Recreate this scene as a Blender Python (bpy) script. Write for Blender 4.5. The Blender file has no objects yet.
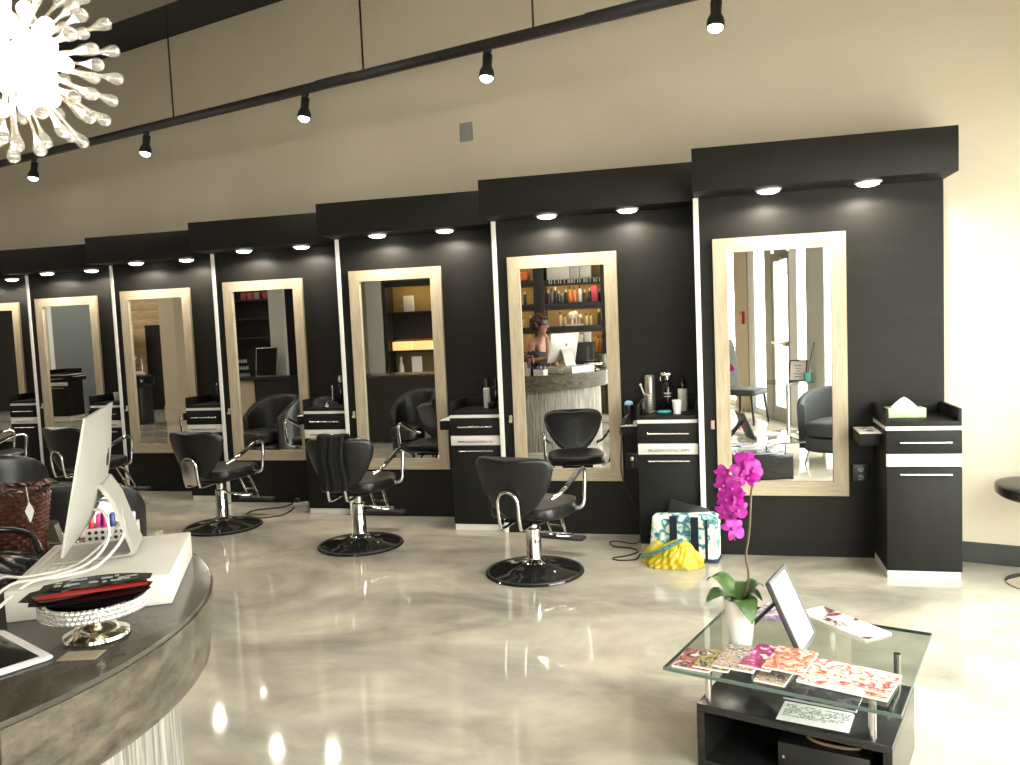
import bpy, bmesh, math, random
from mathutils import Vector, Matrix, Euler
random.seed(7)
PI = math.pi
COL = bpy.context.scene.collection
SC = bpy.context.scene

# ------------------------------------------------------------------ layout
W, S = 1.50411, 0.46515            # station pitch: each one steps left by W and back by S
NST = 7
L_ = math.hypot(W, S)
EX, EY = W / L_, -S / L_           # along the station wall, to the right
NX, NY = -S / L_, -W / L_          # out of the wall, into the room
WOFF = -0.468                      # wall plane offset along the normal
FZ, FH, FD = 2.648, 0.2595, 0.3404 # canopy top, height, depth
CAM = (0.12323, -5.72979, 1.65)
CEIL = 4.711

def WP(a, b, z):                   # a along the wall, b out from the wall
    return Vector((a * EX + (b + WOFF) * NX, a * EY + (b + WOFF) * NY, z))
WROT = math.atan2(EY, EX)

# ------------------------------------------------------------------ materials
def new_mat(name):
    m = bpy.data.materials.new(name); m.use_nodes = True
    nt = m.node_tree
    return m, nt, nt.nodes['Principled BSDF']

def setp(b, **k):
    for kk, v in k.items():
        b.inputs[kk.replace('_', ' ')].default_value = v

def c4(c): return (c[0], c[1], c[2], 1)

def mat(name, col, rough=0.5, metal=0.0, spec=0.5, var=0.0, scale=20.0, stretch=(1, 1, 1), bump=0.0, coat=0.0, emit=None, estr=0.0):
    m, nt, b = new_mat(name)
    setp(b, Base_Color=c4(col), Roughness=rough, Metallic=metal)
    b.inputs['Specular IOR Level'].default_value = spec
    if coat: b.inputs['Coat Weight'].default_value = coat
    if emit:
        b.inputs['Emission Color'].default_value = c4(emit); b.inputs['Emission Strength'].default_value = estr
    tc = nt.nodes.new('ShaderNodeTexCoord'); mp = nt.nodes.new('ShaderNodeMapping')
    mp.inputs['Scale'].default_value = stretch
    nt.links.new(tc.outputs['Object'], mp.inputs['Vector'])
    n = nt.nodes.new('ShaderNodeTexNoise'); n.inputs['Scale'].default_value = scale; n.inputs['Detail'].default_value = 5
    nt.links.new(mp.outputs[0], n.inputs['Vector'])
    r = nt.nodes.new('ShaderNodeValToRGB')
    v = max(var, 0.03)
    r.color_ramp.elements[0].position = 0.3; r.color_ramp.elements[1].position = 0.7
    r.color_ramp.elements[0].color = c4([x * (1 - v) for x in col]); r.color_ramp.elements[1].color = c4([min(1, x * (1 + v)) for x in col])
    nt.links.new(n.outputs['Fac'], r.inputs[0]); nt.links.new(r.outputs[0], b.inputs['Base Color'])
    if bump:
        bp = nt.nodes.new('ShaderNodeBump'); bp.inputs['Strength'].default_value = bump; bp.inputs['Distance'].default_value = 0.01
        nt.links.new(n.outputs['Fac'], bp.inputs['Height']); nt.links.new(bp.outputs[0], b.inputs['Normal'])
    return m

def blotch_mat(name, cols, scale=9.0, rough=0.3, stretch=(1, 1, 1), seed=0.0, vor=False, dist=0.5):
    m, nt, b = new_mat(name)
    setp(b, Roughness=rough)
    tc = nt.nodes.new('ShaderNodeTexCoord'); mp = nt.nodes.new('ShaderNodeMapping')
    mp.inputs['Location'].default_value = (seed, seed * 1.7, 0); mp.inputs['Scale'].default_value = stretch
    nt.links.new(tc.outputs['Object'], mp.inputs['Vector'])
    if vor:
        n = nt.nodes.new('ShaderNodeTexVoronoi'); n.inputs['Scale'].default_value = scale
        nt.links.new(mp.outputs[0], n.inputs['Vector'])
        sx = nt.nodes.new('ShaderNodeSeparateColor'); nt.links.new(n.outputs['Color'], sx.inputs[0]); out = sx.outputs[0]
    else:
        n = nt.nodes.new('ShaderNodeTexNoise'); n.inputs['Scale'].default_value = scale; n.inputs['Detail'].default_value = 3
        n.inputs['Distortion'].default_value = dist
        nt.links.new(mp.outputs[0], n.inputs['Vector']); out = n.outputs['Fac']
    r = nt.nodes.new('ShaderNodeValToRGB'); r.color_ramp.interpolation = 'CONSTANT' if vor else 'LINEAR'
    e = r.color_ramp.elements
    k = len(cols); lo, hi = (0.0, 1.0) if vor else (0.32, 0.68)
    while len(e) < k: e.new(0.5)
    for i, cc in enumerate(cols):
        e[i].position = lo + (hi - lo) * i / (k if vor else max(1, k - 1)); e[i].color = c4(cc)
    nt.links.new(out, r.inputs[0]); nt.links.new(r.outputs[0], b.inputs['Base Color'])
    return m

def wood_mat(name, c1, c2, stretch, scale=3.0, rough=0.55, bump=0.1):
    m, nt, b = new_mat(name)
    setp(b, Roughness=rough); b.inputs['Specular IOR Level'].default_value = .25
    tc = nt.nodes.new('ShaderNodeTexCoord'); mp = nt.nodes.new('ShaderNodeMapping'); mp.inputs['Scale'].default_value = stretch
    nt.links.new(tc.outputs['Object'], mp.inputs['Vector'])
    n = nt.nodes.new('ShaderNodeTexNoise'); n.inputs['Scale'].default_value = scale; n.inputs['Detail'].default_value = 8
    n.inputs['Roughness'].default_value = 0.65; n.inputs['Distortion'].default_value = 0.3
    nt.links.new(mp.outputs[0], n.inputs['Vector'])
    r = nt.nodes.new('ShaderNodeValToRGB'); r.color_ramp.elements[0].position = 0.33; r.color_ramp.elements[1].position = 0.66
    r.color_ramp.elements[0].color = c4(c1); r.color_ramp.elements[1].color = c4(c2)
    nt.links.new(n.outputs['Fac'], r.inputs[0]); nt.links.new(r.outputs[0], b.inputs['Base Color'])
    bp = nt.nodes.new('ShaderNodeBump'); bp.inputs['Strength'].default_value = bump; bp.inputs['Distance'].default_value = 0.005
    nt.links.new(n.outputs['Fac'], bp.inputs['Height']); nt.links.new(bp.outputs[0], b.inputs['Normal'])
    return m

def floor_mat():
    m, nt, b = new_mat('polished marbled concrete')
    tc = nt.nodes.new('ShaderNodeTexCoord'); mp = nt.nodes.new('ShaderNodeMapping')
    mp.inputs['Scale'].default_value = (0.6, 0.9, 1); mp.inputs['Rotation'].default_value = (0, 0, 0.35)
    nt.links.new(tc.outputs['Object'], mp.inputs['Vector'])
    n1 = nt.nodes.new('ShaderNodeTexNoise'); n1.inputs['Scale'].default_value = 1.5; n1.inputs['Detail'].default_value = 6; n1.inputs['Distortion'].default_value = 0.9
    n1.inputs['Roughness'].default_value = 0.62
    n2 = nt.nodes.new('ShaderNodeTexNoise'); n2.inputs['Scale'].default_value = 0.7; n2.inputs['Detail'].default_value = 4; n2.inputs['Distortion'].default_value = 2.0
    n3 = nt.nodes.new('ShaderNodeTexNoise'); n3.inputs['Scale'].default_value = 5.0; n3.inputs['Detail'].default_value = 7
    for n in (n1, n2, n3): nt.links.new(mp.outputs[0], n.inputs['Vector'])
    r1 = nt.nodes.new('ShaderNodeValToRGB')
    e = r1.color_ramp.elements; e[0].position = 0.34; e[1].position = 0.66
    e[0].color = (0.30, 0.278, 0.235, 1); e[1].color = (0.545, 0.51, 0.435, 1)
    x = e.new(0.5); x.color = (0.445, 0.415, 0.35, 1)
    nt.links.new(n1.outputs['Fac'], r1.inputs[0])
    r2 = nt.nodes.new('ShaderNodeValToRGB'); r2.color_ramp.elements[0].position = 0.42; r2.color_ramp.elements[1].position = 0.6
    r2.color_ramp.elements[0].color = (0.80, 0.80, 0.80, 1); r2.color_ramp.elements[1].color = (1.08, 1.06, 1.0, 1)
    nt.links.new(n2.outputs['Fac'], r2.inputs[0])
    mx = nt.nodes.new('ShaderNodeMix'); mx.data_type = 'RGBA'; mx.blend_type = 'MULTIPLY'; mx.inputs['Factor'].default_value = 0.8
    nt.links.new(r1.outputs[0], mx.inputs[6]); nt.links.new(r2.outputs[0], mx.inputs[7])
    mx2 = nt.nodes.new('ShaderNodeMix'); mx2.data_type = 'RGBA'; mx2.blend_type = 'OVERLAY'; mx2.inputs['Factor'].default_value = 0.25
    nt.links.new(mx.outputs[2], mx2.inputs[6]); nt.links.new(n3.outputs['Fac'], mx2.inputs[7])
    nt.links.new(mx2.outputs[2], b.inputs['Base Color'])
    setp(b, Roughness=0.055); b.inputs['Specular IOR Level'].default_value = 0.6
    return m

def glass_mat(name, tint=(0.9, 0.95, 0.93), refl=1.5, rough=0.0):
    # sheet glass: what lies behind shows through, with a mirror-like sheen that grows at grazing angles
    m = bpy.data.materials.new(name); m.use_nodes = True; nt = m.node_tree; nt.nodes.clear()
    o = nt.nodes.new('ShaderNodeOutputMaterial'); t = nt.nodes.new('ShaderNodeBsdfTransparent'); g = nt.nodes.new('ShaderNodeBsdfGlossy')
    f = nt.nodes.new('ShaderNodeFresnel'); f.inputs['IOR'].default_value = refl; x = nt.nodes.new('ShaderNodeMixShader')
    t.inputs[0].default_value = c4(tint); g.inputs['Roughness'].default_value = rough
    ge = nt.nodes.new('ShaderNodeNewGeometry'); mu = nt.nodes.new('ShaderNodeMath'); mu.operation = 'SUBTRACT'; mu.use_clamp = True
    nt.links.new(f.outputs[0], mu.inputs[0]); nt.links.new(ge.outputs['Backfacing'], mu.inputs[1])
    nt.links.new(mu.outputs[0], x.inputs[0]); nt.links.new(t.outputs[0], x.inputs[1]); nt.links.new(g.outputs[0], x.inputs[2]); nt.links.new(x.outputs[0], o.inputs[0])
    return m

def emit_mat(name, col, s):
    m, nt, b = new_mat(name)
    setp(b, Base_Color=c4(col), Roughness=0.4)
    b.inputs['Emission Color'].default_value = c4(col); b.inputs['Emission Strength'].default_value = s
    return m

MT = {}
MT['wall'] = mat('beige wall paint', (0.65, 0.585, 0.465), 0.75, var=0.03, scale=2, bump=0.02)
MT['ceil'] = mat('grey brown ceiling paint', (0.30, 0.275, 0.235), 0.8, var=0.03)
MT['dark_trim'] = mat('black ceiling recess paint', (0.018, 0.018, 0.018), 0.8)
MT['base'] = mat('charcoal baseboard', (0.035, 0.037, 0.036), 0.55)
MT['floor'] = floor_mat()
MT['panel'] = mat('charcoal laminate', (0.0135, 0.013, 0.0115), 0.5, spec=0.14, var=0.12, scale=6, stretch=(0.4, 1, 3))
MT['cab'] = mat('charcoal cabinet laminate', (0.012, 0.012, 0.011), 0.5, spec=0.12, var=0.1, scale=8, stretch=(3, 1, 0.4))
MT['white_lam'] = mat('white laminate', (0.70, 0.68, 0.63), 0.35)
MT['white_edge'] = mat('white edge strip', (0.80, 0.79, 0.76), 0.3)
MT['frame'] = wood_mat('whitewashed oak', (0.345, 0.285, 0.20), (0.455, 0.39, 0.285), (14, 3, 1.2), 4.0)
MT['frame_h'] = wood_mat('whitewashed oak crosswise', (0.345, 0.285, 0.20), (0.455, 0.39, 0.285), (1.2, 3, 14), 4.0)
MT['mirror'] = mat('mirror silver', (0.93, 0.94, 0.93), 0.0, metal=1.0, var=0.0); 
for l in list(MT['mirror'].node_tree.links):
    if l.to_socket.name == 'Base Color': MT['mirror'].node_tree.links.remove(l)
MT['chrome'] = mat('polished chrome', (0.82, 0.82, 0.80), 0.06, metal=1.0)
MT['steel'] = mat('brushed steel', (0.72, 0.70, 0.66), 0.25, metal=1.0)
MT['leather'] = mat('black leather', (0.008, 0.008, 0.008), 0.3, spec=0.4, var=0.2, scale=60, bump=0.08)
MT['dish'] = mat('black chrome dish', (0.03, 0.03, 0.03), 0.06, metal=0.6, spec=0.8)
MT['rubber'] = mat('black rubber', (0.012, 0.012, 0.012), 0.55)
MT['black'] = mat('black plastic', (0.012, 0.012, 0.013), 0.35)
MT['gloss_black'] = mat('glossy black plastic', (0.008, 0.008, 0.009), 0.1)
MT['white'] = mat('white plastic', (0.56, 0.54, 0.50), 0.35)
MT['paper'] = mat('white paper', (0.86, 0.86, 0.85), 0.6)
MT['alu'] = mat('anodised aluminium', (0.37, 0.36, 0.33), 0.36, metal=0.25)
MT['counter'] = wood_mat('grey brown stone laminate', (0.032, 0.028, 0.021), (0.115, 0.098, 0.074), (3, 3, 6), 4.0, rough=0.35, bump=0.05)
MT['counter_top'] = wood_mat('dark stone laminate top', (0.036, 0.032, 0.026), (0.085, 0.076, 0.062), (1.5, 1, 1), 3.0, rough=0.16, bump=0.02)
MT['desk_base'] = wood_mat('grey white streaked panel', (0.07, 0.065, 0.057), (0.34, 0.32, 0.285), (22, 22, 1.0), 3.0, rough=0.5, bump=0.3)
MT['glass'] = glass_mat('table glass', (0.71, 0.75, 0.725), 1.45)
MT['glass_edge'] = mat('green glass edge', (0.10, 0.14, 0.125), 0.12)
MT['win_glass'] = glass_mat('window glass', (0.96, 0.98, 0.97), 1.3)
MT['clear'] = glass_mat('clear blown glass', (0.97, 0.95, 0.91), 1.75, 0.02)
def bud_mat(name, col, k):
    # lightly frosted blown glass: part clear, part light-scattering, with a polished skin
    m = bpy.data.materials.new(name); m.use_nodes = True; nt = m.node_tree; nt.nodes.clear()
    o = nt.nodes.new('ShaderNodeOutputMaterial'); t = nt.nodes.new('ShaderNodeBsdfTransparent'); g = nt.nodes.new('ShaderNodeBsdfGlossy')
    tl_ = nt.nodes.new('ShaderNodeBsdfTranslucent'); df = nt.nodes.new('ShaderNodeBsdfDiffuse')
    for n_ in (tl_, df): n_.inputs[0].default_value = c4(col)
    g.inputs['Roughness'].default_value = .05
    m1 = nt.nodes.new('ShaderNodeMixShader'); m2 = nt.nodes.new('ShaderNodeMixShader'); m3 = nt.nodes.new('ShaderNodeMixShader')
    m1.inputs[0].default_value = .5; m2.inputs[0].default_value = k; m3.inputs[0].default_value = .22
    L = nt.links.new
    L(tl_.outputs[0], m1.inputs[1]); L(df.outputs[0], m1.inputs[2]); L(t.outputs[0], m2.inputs[1]); L(m1.outputs[0], m2.inputs[2])
    L(m2.outputs[0], m3.inputs[1]); L(g.outputs[0], m3.inputs[2]); L(m3.outputs[0], o.inputs[0])
    return m
MT['bud'] = bud_mat('frosted glass bud', (.95, .93, .88), .20)
MT['rod_glass'] = bud_mat('warm glass rod', (.90, .80, .66), .30)
MT['lens'] = emit_mat('downlight lens', (1.0, 0.93, 0.80), 22.0)
MT['bulb'] = emit_mat('spot bulb', (1.0, 0.93, 0.80), 30.0)
MT['lamp'] = emit_mat('chandelier bulb glow', (1.0, 0.91, 0.78), 9.0)
MT['led'] = emit_mat('warm shelf light', (1.0, 0.66, 0.24), 20.0)
MT['grey_plate'] = mat('grey metal plate', (0.26, 0.28, 0.27), 0.5)
MT['magenta'] = mat('magenta petal', (0.50, 0.022, 0.38), 0.45, var=0.45, scale=45)
MT['magenta_dark'] = mat('dark orchid lip', (0.42, 0.01, 0.22), 0.45)
MT['leaf'] = mat('orchid leaf green', (0.10, 0.20, 0.055), 0.35, var=0.3, scale=15)
MT['stem'] = mat('brown green stem', (0.10, 0.075, 0.035), 0.5)
MT['pot'] = mat('white glazed ceramic', (0.84, 0.83, 0.80), 0.2)
MT['grey_frame'] = mat('grey frame', (0.07, 0.07, 0.07), 0.4)
MT['yellow'] = blotch_mat('yellow patterned fabric', [(0.40, 0.29, 0.004), (0.47, 0.35, 0.008), (0.49, 0.39, 0.02), (0.58, 0.50, 0.15)], 26, 0.45)
MT['teal_floral'] = blotch_mat('teal floral fabric', [(0.84, 0.86, 0.84), (0.84, 0.86, 0.84), (0.84, 0.86, 0.84), (0.40, 0.65, 0.62), (0.06, 0.34, 0.34), (0.02, 0.05, 0.11), (0.45, 0.66, 0.62), (0.84, 0.86, 0.84), (0.84, 0.86, 0.84), (0.62, 0.74, 0.30), (0.84, 0.86, 0.84), (0.84, 0.86, 0.84)], 9.0, 0.6, dist=0.0)
MT['navy'] = mat('navy fabric', (0.012, 0.02, 0.045), 0.6)
MT['wicker'] = mat('reddish brown wicker', (0.070, 0.022, 0.015), 0.3, var=0.4, scale=40)
MT['silver'] = mat('polished nickel silver', (0.80, 0.76, 0.68), 0.1, metal=1.0)
MT['crystal'] = mat('crystal beads', (0.88, 0.87, 0.84), 0.06, metal=0.75)
MT['grey_fabric'] = mat('charcoal grey upholstery', (0.030, 0.034, 0.034), 0.7, var=0.2, scale=80)
MT['skin'] = mat('brown skin', (0.34, 0.17, 0.10), 0.5)
MT['hair'] = mat('dark red hair', (0.032, 0.008, 0.005), 0.5, var=0.4, scale=60, bump=0.3)
MT['tee'] = mat('black cloth', (0.012, 0.012, 0.014), 0.8)
MT['towel'] = mat('black towel', (0.018, 0.018, 0.018), 0.95, var=0.3, scale=90, bump=0.3)
MT['planks'] = wood_mat('pine planks', (0.50, 0.33, 0.18), (0.74, 0.54, 0.32), (1, 1, 9), 3.0)
MT['tan'] = mat('cream column paint', (0.55, 0.46, 0.33), 0.7)
MT['pale'] = mat('pale grey column paint', (0.52, 0.51, 0.46), 0.7)
MT['unit'] = mat('black shelving', (0.016, 0.015, 0.014), 0.45)
MT['green_box'] = blotch_mat('pale green tissue box print', [(0.36, 0.48, 0.22), (0.44, 0.54, 0.31), (0.55, 0.60, 0.44)], 25)
MT['pave'] = mat('sunlit pavement', (0.62, 0.60, 0.56), 0.8, var=0.1)
MT['foliage'] = mat('street tree foliage', (0.12, 0.22, 0.06), 0.7, var=0.4, scale=6, bump=0.5)
MT['alum_frame'] = mat('bronze aluminium mullion', (0.25, 0.235, 0.20), 0.4, metal=0.4)
MT['white_post'] = mat('white painted mullion', (0.78, 0.78, 0.76), 0.45)
MT['red'] = mat('red plastic', (0.55, 0.03, 0.02), 0.4)
MT['teal'] = mat('teal plastic', (0.02, 0.22, 0.25), 0.35)
MT['blue_pale'] = mat('pale blue bristles', (0.22, 0.40, 0.60), 0.5)
MT['pewter'] = mat('pewter can', (0.42, 0.38, 0.30), 0.3, metal=0.8)
MT['grey_white'] = mat('grey white bottle', (0.55, 0.54, 0.50), 0.4)

# ------------------------------------------------------------------ mesh builder
class MB:
    def __init__(s): s.bm = bmesh.new(); s.mi = 0
    def _fin(s, vs, M):
        if M is not None: bmesh.ops.transform(s.bm, matrix=M, verts=vs)
        fs = set(f for v in vs for f in v.link_faces)
        for f in fs: f.material_index = s.mi
    def box(s, c, d, bev=0.0, M=None, seg=2):
        r = bmesh.ops.create_cube(s.bm, size=1.0); vs = r['verts']
        for v in vs: v.co = Vector((v.co.x * d[0], v.co.y * d[1], v.co.z * d[2]))
        if bev > 0:
            es = list(set(e for v in vs for e in v.link_edges))
            b = bmesh.ops.bevel(s.bm, geom=es, offset=min(bev, min(d) * 0.49), segments=seg, affect='EDGES', profile=0.5)
            vs = list(set(v for f in b['faces'] for v in f.verts) | set(v for v in vs if v.is_valid))
            ex = set(vs); st = list(vs)
            while st:
                v = st.pop()
                for e in v.link_edges:
                    o = e.other_vert(v)
                    if o not in ex: ex.add(o); st.append(o)
            vs = list(ex)
        for v in vs: v.co += Vector(c)
        s._fin(vs, M); return s
    def b2(s, lo, hi, bev=0.0, M=None):
        return s.box([(a + b) / 2 for a, b in zip(lo, hi)], [abs(b - a) for a, b in zip(lo, hi)], bev, M)
    def lathe(s, prof, c=(0, 0, 0), seg=32, M=None, cap=True):
        rings = []; vs = []
        for r, z in prof:
            if r < 1e-5: ring = [s.bm.verts.new((c[0], c[1], c[2] + z))]
            else: ring = [s.bm.verts.new((c[0] + r * math.cos(2 * PI * i / seg), c[1] + r * math.sin(2 * PI * i / seg), c[2] + z)) for i in range(seg)]
            rings.append(ring); vs += ring
        for a, b in zip(rings, rings[1:]):
            for i in range(seg):
                j = (i + 1) % seg
                if len(a) == 1 and len(b) == 1: continue
                if len(a) == 1: s.bm.faces.new((a[0], b[j], b[i]))
                elif len(b) == 1: s.bm.faces.new((a[i], a[j], b[0]))
                else: s.bm.faces.new((a[i], a[j], b[j], b[i]))
        if cap:
            if len(rings[0]) > 2: s.bm.faces.new(list(reversed(rings[0])))
            if len(rings[-1]) > 2: s.bm.faces.new(rings[-1])
        s._fin(vs, M); return s
    def cyl(s, p0, p1, r0, r1=None, seg=16, M=None):
        r1 = r0 if r1 is None else r1
        p0, p1 = Vector(p0), Vector(p1); d = p1 - p0
        q = d.to_track_quat('Z', 'Y').to_matrix().to_4x4(); T = Matrix.Translation(p0) @ q
        if M is not None: T = M @ T
        return s.lathe([(r0, 0), (r1, d.length)], (0, 0, 0), seg, T)
    def tube(s, pts, r, seg=8, closed=False, M=None, smooth=0, flat=1.0):
        pts = [Vector(p) for p in pts]
        if smooth: pts = catmull(pts, smooth, closed)
        n = len(pts); rings = []; vs = []; prev = None
        for i, p in enumerate(pts):
            if closed: t = pts[(i + 1) % n] - pts[i - 1]
            else: t = pts[min(i + 1, n - 1)] - pts[max(i - 1, 0)]
            t.normalize()
            if prev is None:
                u = t.cross(Vector((0, 0, 1)))
                if u.length < 1e-3: u = t.cross(Vector((1, 0, 0)))
            else: u = prev - t * prev.dot(t)
            if u.length < 1e-6: u = t.orthogonal()
            u.normalize(); prev = u; v = t.cross(u)
            rr = r[i] if isinstance(r, (list, tuple)) else r
            ring = [s.bm.verts.new(p + (u * math.cos(2 * PI * k / seg) + v * flat * math.sin(2 * PI * k / seg)) * rr) for k in range(seg)]
            rings.append(ring); vs += ring
        m = n if closed else n - 1
        for i in range(m):
            a, b = rings[i], rings[(i + 1) % n]
            for k in range(seg):
                j = (k + 1) % seg; s.bm.faces.new((a[k], a[j], b[j], b[k]))
        if not closed:
            s.bm.faces.new(list(reversed(rings[0]))); s.bm.faces.new(rings[-1])
        s._fin(vs, M); return s
    def sphere(s, c, r, seg=16, sc=(1, 1, 1), M=None):
        q = bmesh.ops.create_uvsphere(s.bm, u_segments=seg, v_segments=max(6, seg // 2), radius=r)
        vs = q['verts']
        for v in vs: v.co = Vector((v.co.x * sc[0] + c[0], v.co.y * sc[1] + c[1], v.co.z * sc[2] + c[2]))
        s._fin(vs, M); return s
    def superell(s, c, d, e1=0.3, e2=0.35, nu=40, nv=20, fn=None, M=None):
        def pw(x, e): return math.copysign(abs(x) ** e, x)
        rings = []; vs = []
        for j in range(nv + 1):
            ph = -PI / 2 + PI * j / nv
            cz, sz = pw(math.cos(ph), e1), pw(math.sin(ph), e1)
            if j in (0, nv): ring = [s.bm.verts.new((0, 0, sz * d[2] / 2))]
            else: ring = [s.bm.verts.new((pw(math.cos(2 * PI * i / nu), e2) * cz * d[0] / 2, pw(math.sin(2 * PI * i / nu), e2) * cz * d[1] / 2, sz * d[2] / 2)) for i in range(nu)]
            rings.append(ring); vs += ring
        for a, b in zip(rings, rings[1:]):
            for i in range(nu):
                j = (i + 1) % nu
                if len(a) == 1: s.bm.faces.new((a[0], b[j], b[i]))
                elif len(b) == 1: s.bm.faces.new((a[i], a[j], b[0]))
                else: s.bm.faces.new((a[i], a[j], b[j], b[i]))
        for v in vs:
            if fn: v.co = Vector(fn(v.co))
            v.co += Vector(c)
        s._fin(vs, M); return s
    def prism(s, poly, z0, z1, M=None, bev=0.0):
        a = [s.bm.verts.new((x, y, z0)) for x, y in poly]; b = [s.bm.verts.new((x, y, z1)) for x, y in poly]
        n = len(poly)
        fa = s.bm.faces.new(list(reversed(a))); fb = s.bm.faces.new(b)
        for i in range(n):
            j = (i + 1) % n; s.bm.faces.new((a[i], a[j], b[j], b[i]))
        s._fin(a + b, M); return s
    def grid(s, nu, nv, fn, thick=0.0, closed_u=False, M=None):
        V = [[s.bm.verts.new(fn(i / nu, j / nv)) for i in range(nu + (0 if closed_u else 1))] for j in range(nv + 1)]
        fs = []
        cu = nu if closed_u else nu
        for j in range(nv):
            for i in range(cu):
                i2 = (i + 1) % nu if closed_u else i + 1
                fs.append(s.bm.faces.new((V[j][i], V[j][i2], V[j + 1][i2], V[j + 1][i])))
        vs = [v for r in V for v in r]
        if thick:
            q = bmesh.ops.solidify(s.bm, geom=fs, thickness=thick)
            vs = list(set(vs) | set(g for g in q['geom'] if isinstance(g, bmesh.types.BMVert)))
        s._fin(vs, M); return s
    def build(s, name, m, parent=None, smooth=True, ang=38, loc=None, rot=None, norm=True):
        if norm: bmesh.ops.recalc_face_normals(s.bm, faces=s.bm.faces)
        me = bpy.data.meshes.new(name); s.bm.to_mesh(me); s.bm.free()
        for mm in (m if isinstance(m, (list, tuple)) else [m]): me.materials.append(MT[mm] if isinstance(mm, str) else mm)
        if smooth:
            me.polygons.foreach_set('use_smooth', [True] * len(me.polygons)); me.set_sharp_from_angle(angle=math.radians(ang))
        o = bpy.data.objects.new(name, me); COL.objects.link(o)
        if parent is not None: o.parent = parent
        if loc is not None: o.location = loc
        if rot is not None: o.rotation_euler = rot
        return o

def catmull(P, n, closed=False):
    out = []; m = len(P)
    rng = range(m if closed else m - 1)
    for i in rng:
        p1, p2 = P[i], P[(i + 1) % m]
        p0 = P[i - 1] if (closed or i > 0) else p1 * 2 - p2
        p3 = P[(i + 2) % m] if (closed or i + 2 < m) else p2 * 2 - p1
        for k in range(n):
            t = k / n
            out.append(0.5 * ((2 * p1) + (p2 - p0) * t + (2 * p0 - 5 * p1 + 4 * p2 - p3) * t * t + (3 * p1 - p0 - 3 * p2 + p3) * t ** 3))
    if not closed: out.append(P[-1])
    return out

def tag(o, label=None, cat=None, group=None, kind=None):
    if label: o['label'] = label
    if cat: o['category'] = cat
    if group: o['group'] = group
    if kind: o['kind'] = kind
    return o

def thing(name, label, cat, loc=(0, 0, 0), rz=0.0, group=None, rot=None):
    o = bpy.data.objects.new(name, None); COL.objects.link(o)
    o.empty_display_size = 0.1
    o.location = loc; o.rotation_euler = rot if rot else (0, 0, rz)
    return tag(o, label, cat, group)

def dup(root, loc, rz, label, group=None):
    r = root.copy(); COL.objects.link(r); r.location = loc; r.rotation_euler = (0, 0, rz)
    r['label'] = label
    if group: r['group'] = group
    for ch in list(root.children):
        c = ch.copy(); COL.objects.link(c); c.parent = r
        for g in list(ch.children):
            e = g.copy(); COL.objects.link(e); e.parent = c
    return r

def struct(name, mb, m, label, **k):
    return tag(mb.build(name, m, None, **k), label, None, None, 'structure')

ORD = ['nearest', 'second nearest', 'third nearest', 'fourth nearest', 'fifth nearest', 'sixth nearest', 'farthest']
NTH = ['first', 'second', 'third', 'fourth', 'fifth', 'sixth', 'seventh']
def P(k, x, y, z=0.0): return (-k * W + x, k * S + y, z)

# ------------------------------------------------------------------ room shell
A0, A1, BB = -17.0, 2.8, 10.6
RM = Matrix.Rotation(WROT, 4, 'Z')
def wbox(a0, a1, b0, b1, z0, z1, mb=None, bev=0):
    mb = mb or MB()
    O = WP(0, 0, 0)
    M = Matrix.Translation((O.x, O.y, 0)) @ RM
    # local x along wall, local -y out from the wall
    mb.b2((a0, -b1, z0), (a1, -b0, z1), bev, M); return mb

struct('floor', wbox(A0 - .3, A1 + .1, -.3, BB + .3, -.12, 0), 'floor', 'polished marbled beige concrete floor')
struct('wall_back', wbox(A0 - .3, A1 + .1, -.3, 0, 0, CEIL), 'wall', 'tall beige wall behind the mirror stations')
struct('baseboard_back', wbox(1.46, A1, 0, .03, 0, .125), 'base', 'charcoal baseboard right of the last cabinet')
struct('wall_front', wbox(A0 - .3, A1 + .1, BB, BB + .3, 0, CEIL), 'wall', 'beige wall behind the reception shelves')
struct('wall_left', wbox(A0 - .3, A0, 0, BB, 0, CEIL), 'wall', 'beige end wall far to the left')
struct('ceiling', wbox(A0 - .3, A1 + .1, .58, BB + .3, CEIL, CEIL + .2), 'ceil', 'grey brown ceiling')
struct('trim_1', wbox(A0 - .3, A1 + .1, -.3, .58, CEIL + .005, CEIL + .21), 'dark_trim', 'black recess along the ceiling above the station wall')

# storefront on the right, perpendicular to the station wall
WINZ = 2.62
m_ = MB(); wbox(A1, A1 + .2, 0, BB, WINZ, CEIL, m_); wbox(A1, A1 + .03, 0, .55, 0, WINZ, m_)
struct('wall_right', m_, 'wall', 'beige wall over the storefront windows')
def post(name, b0, b1, m, label, z1=WINZ, dep=.03, off=0):
    return struct(name, wbox(A1 + off, A1 + dep + off, b0, b1, 0, z1), m, label)
def pane(i, b0, b1, label):
    mb = MB(); 
    fr = .035
    wbox(A1 + .004, A1 + .026, b0, b0 + fr, .0, WINZ, mb); wbox(A1 + .004, A1 + .026, b1 - fr, b1, 0, WINZ, mb)
    wbox(A1 + .004, A1 + .026, b0, b1, 0, .09, mb); wbox(A1 + .004, A1 + .026, b0, b1, WINZ - .06, WINZ, mb)
    w = struct('window_%d' % i, mb, 'white_post', label)
    g = wbox(A1 + .012, A1 + .018, b0 + fr, b1 - fr, .09, WINZ - .06).build('pane', 'win_glass', w)
    return w

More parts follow.
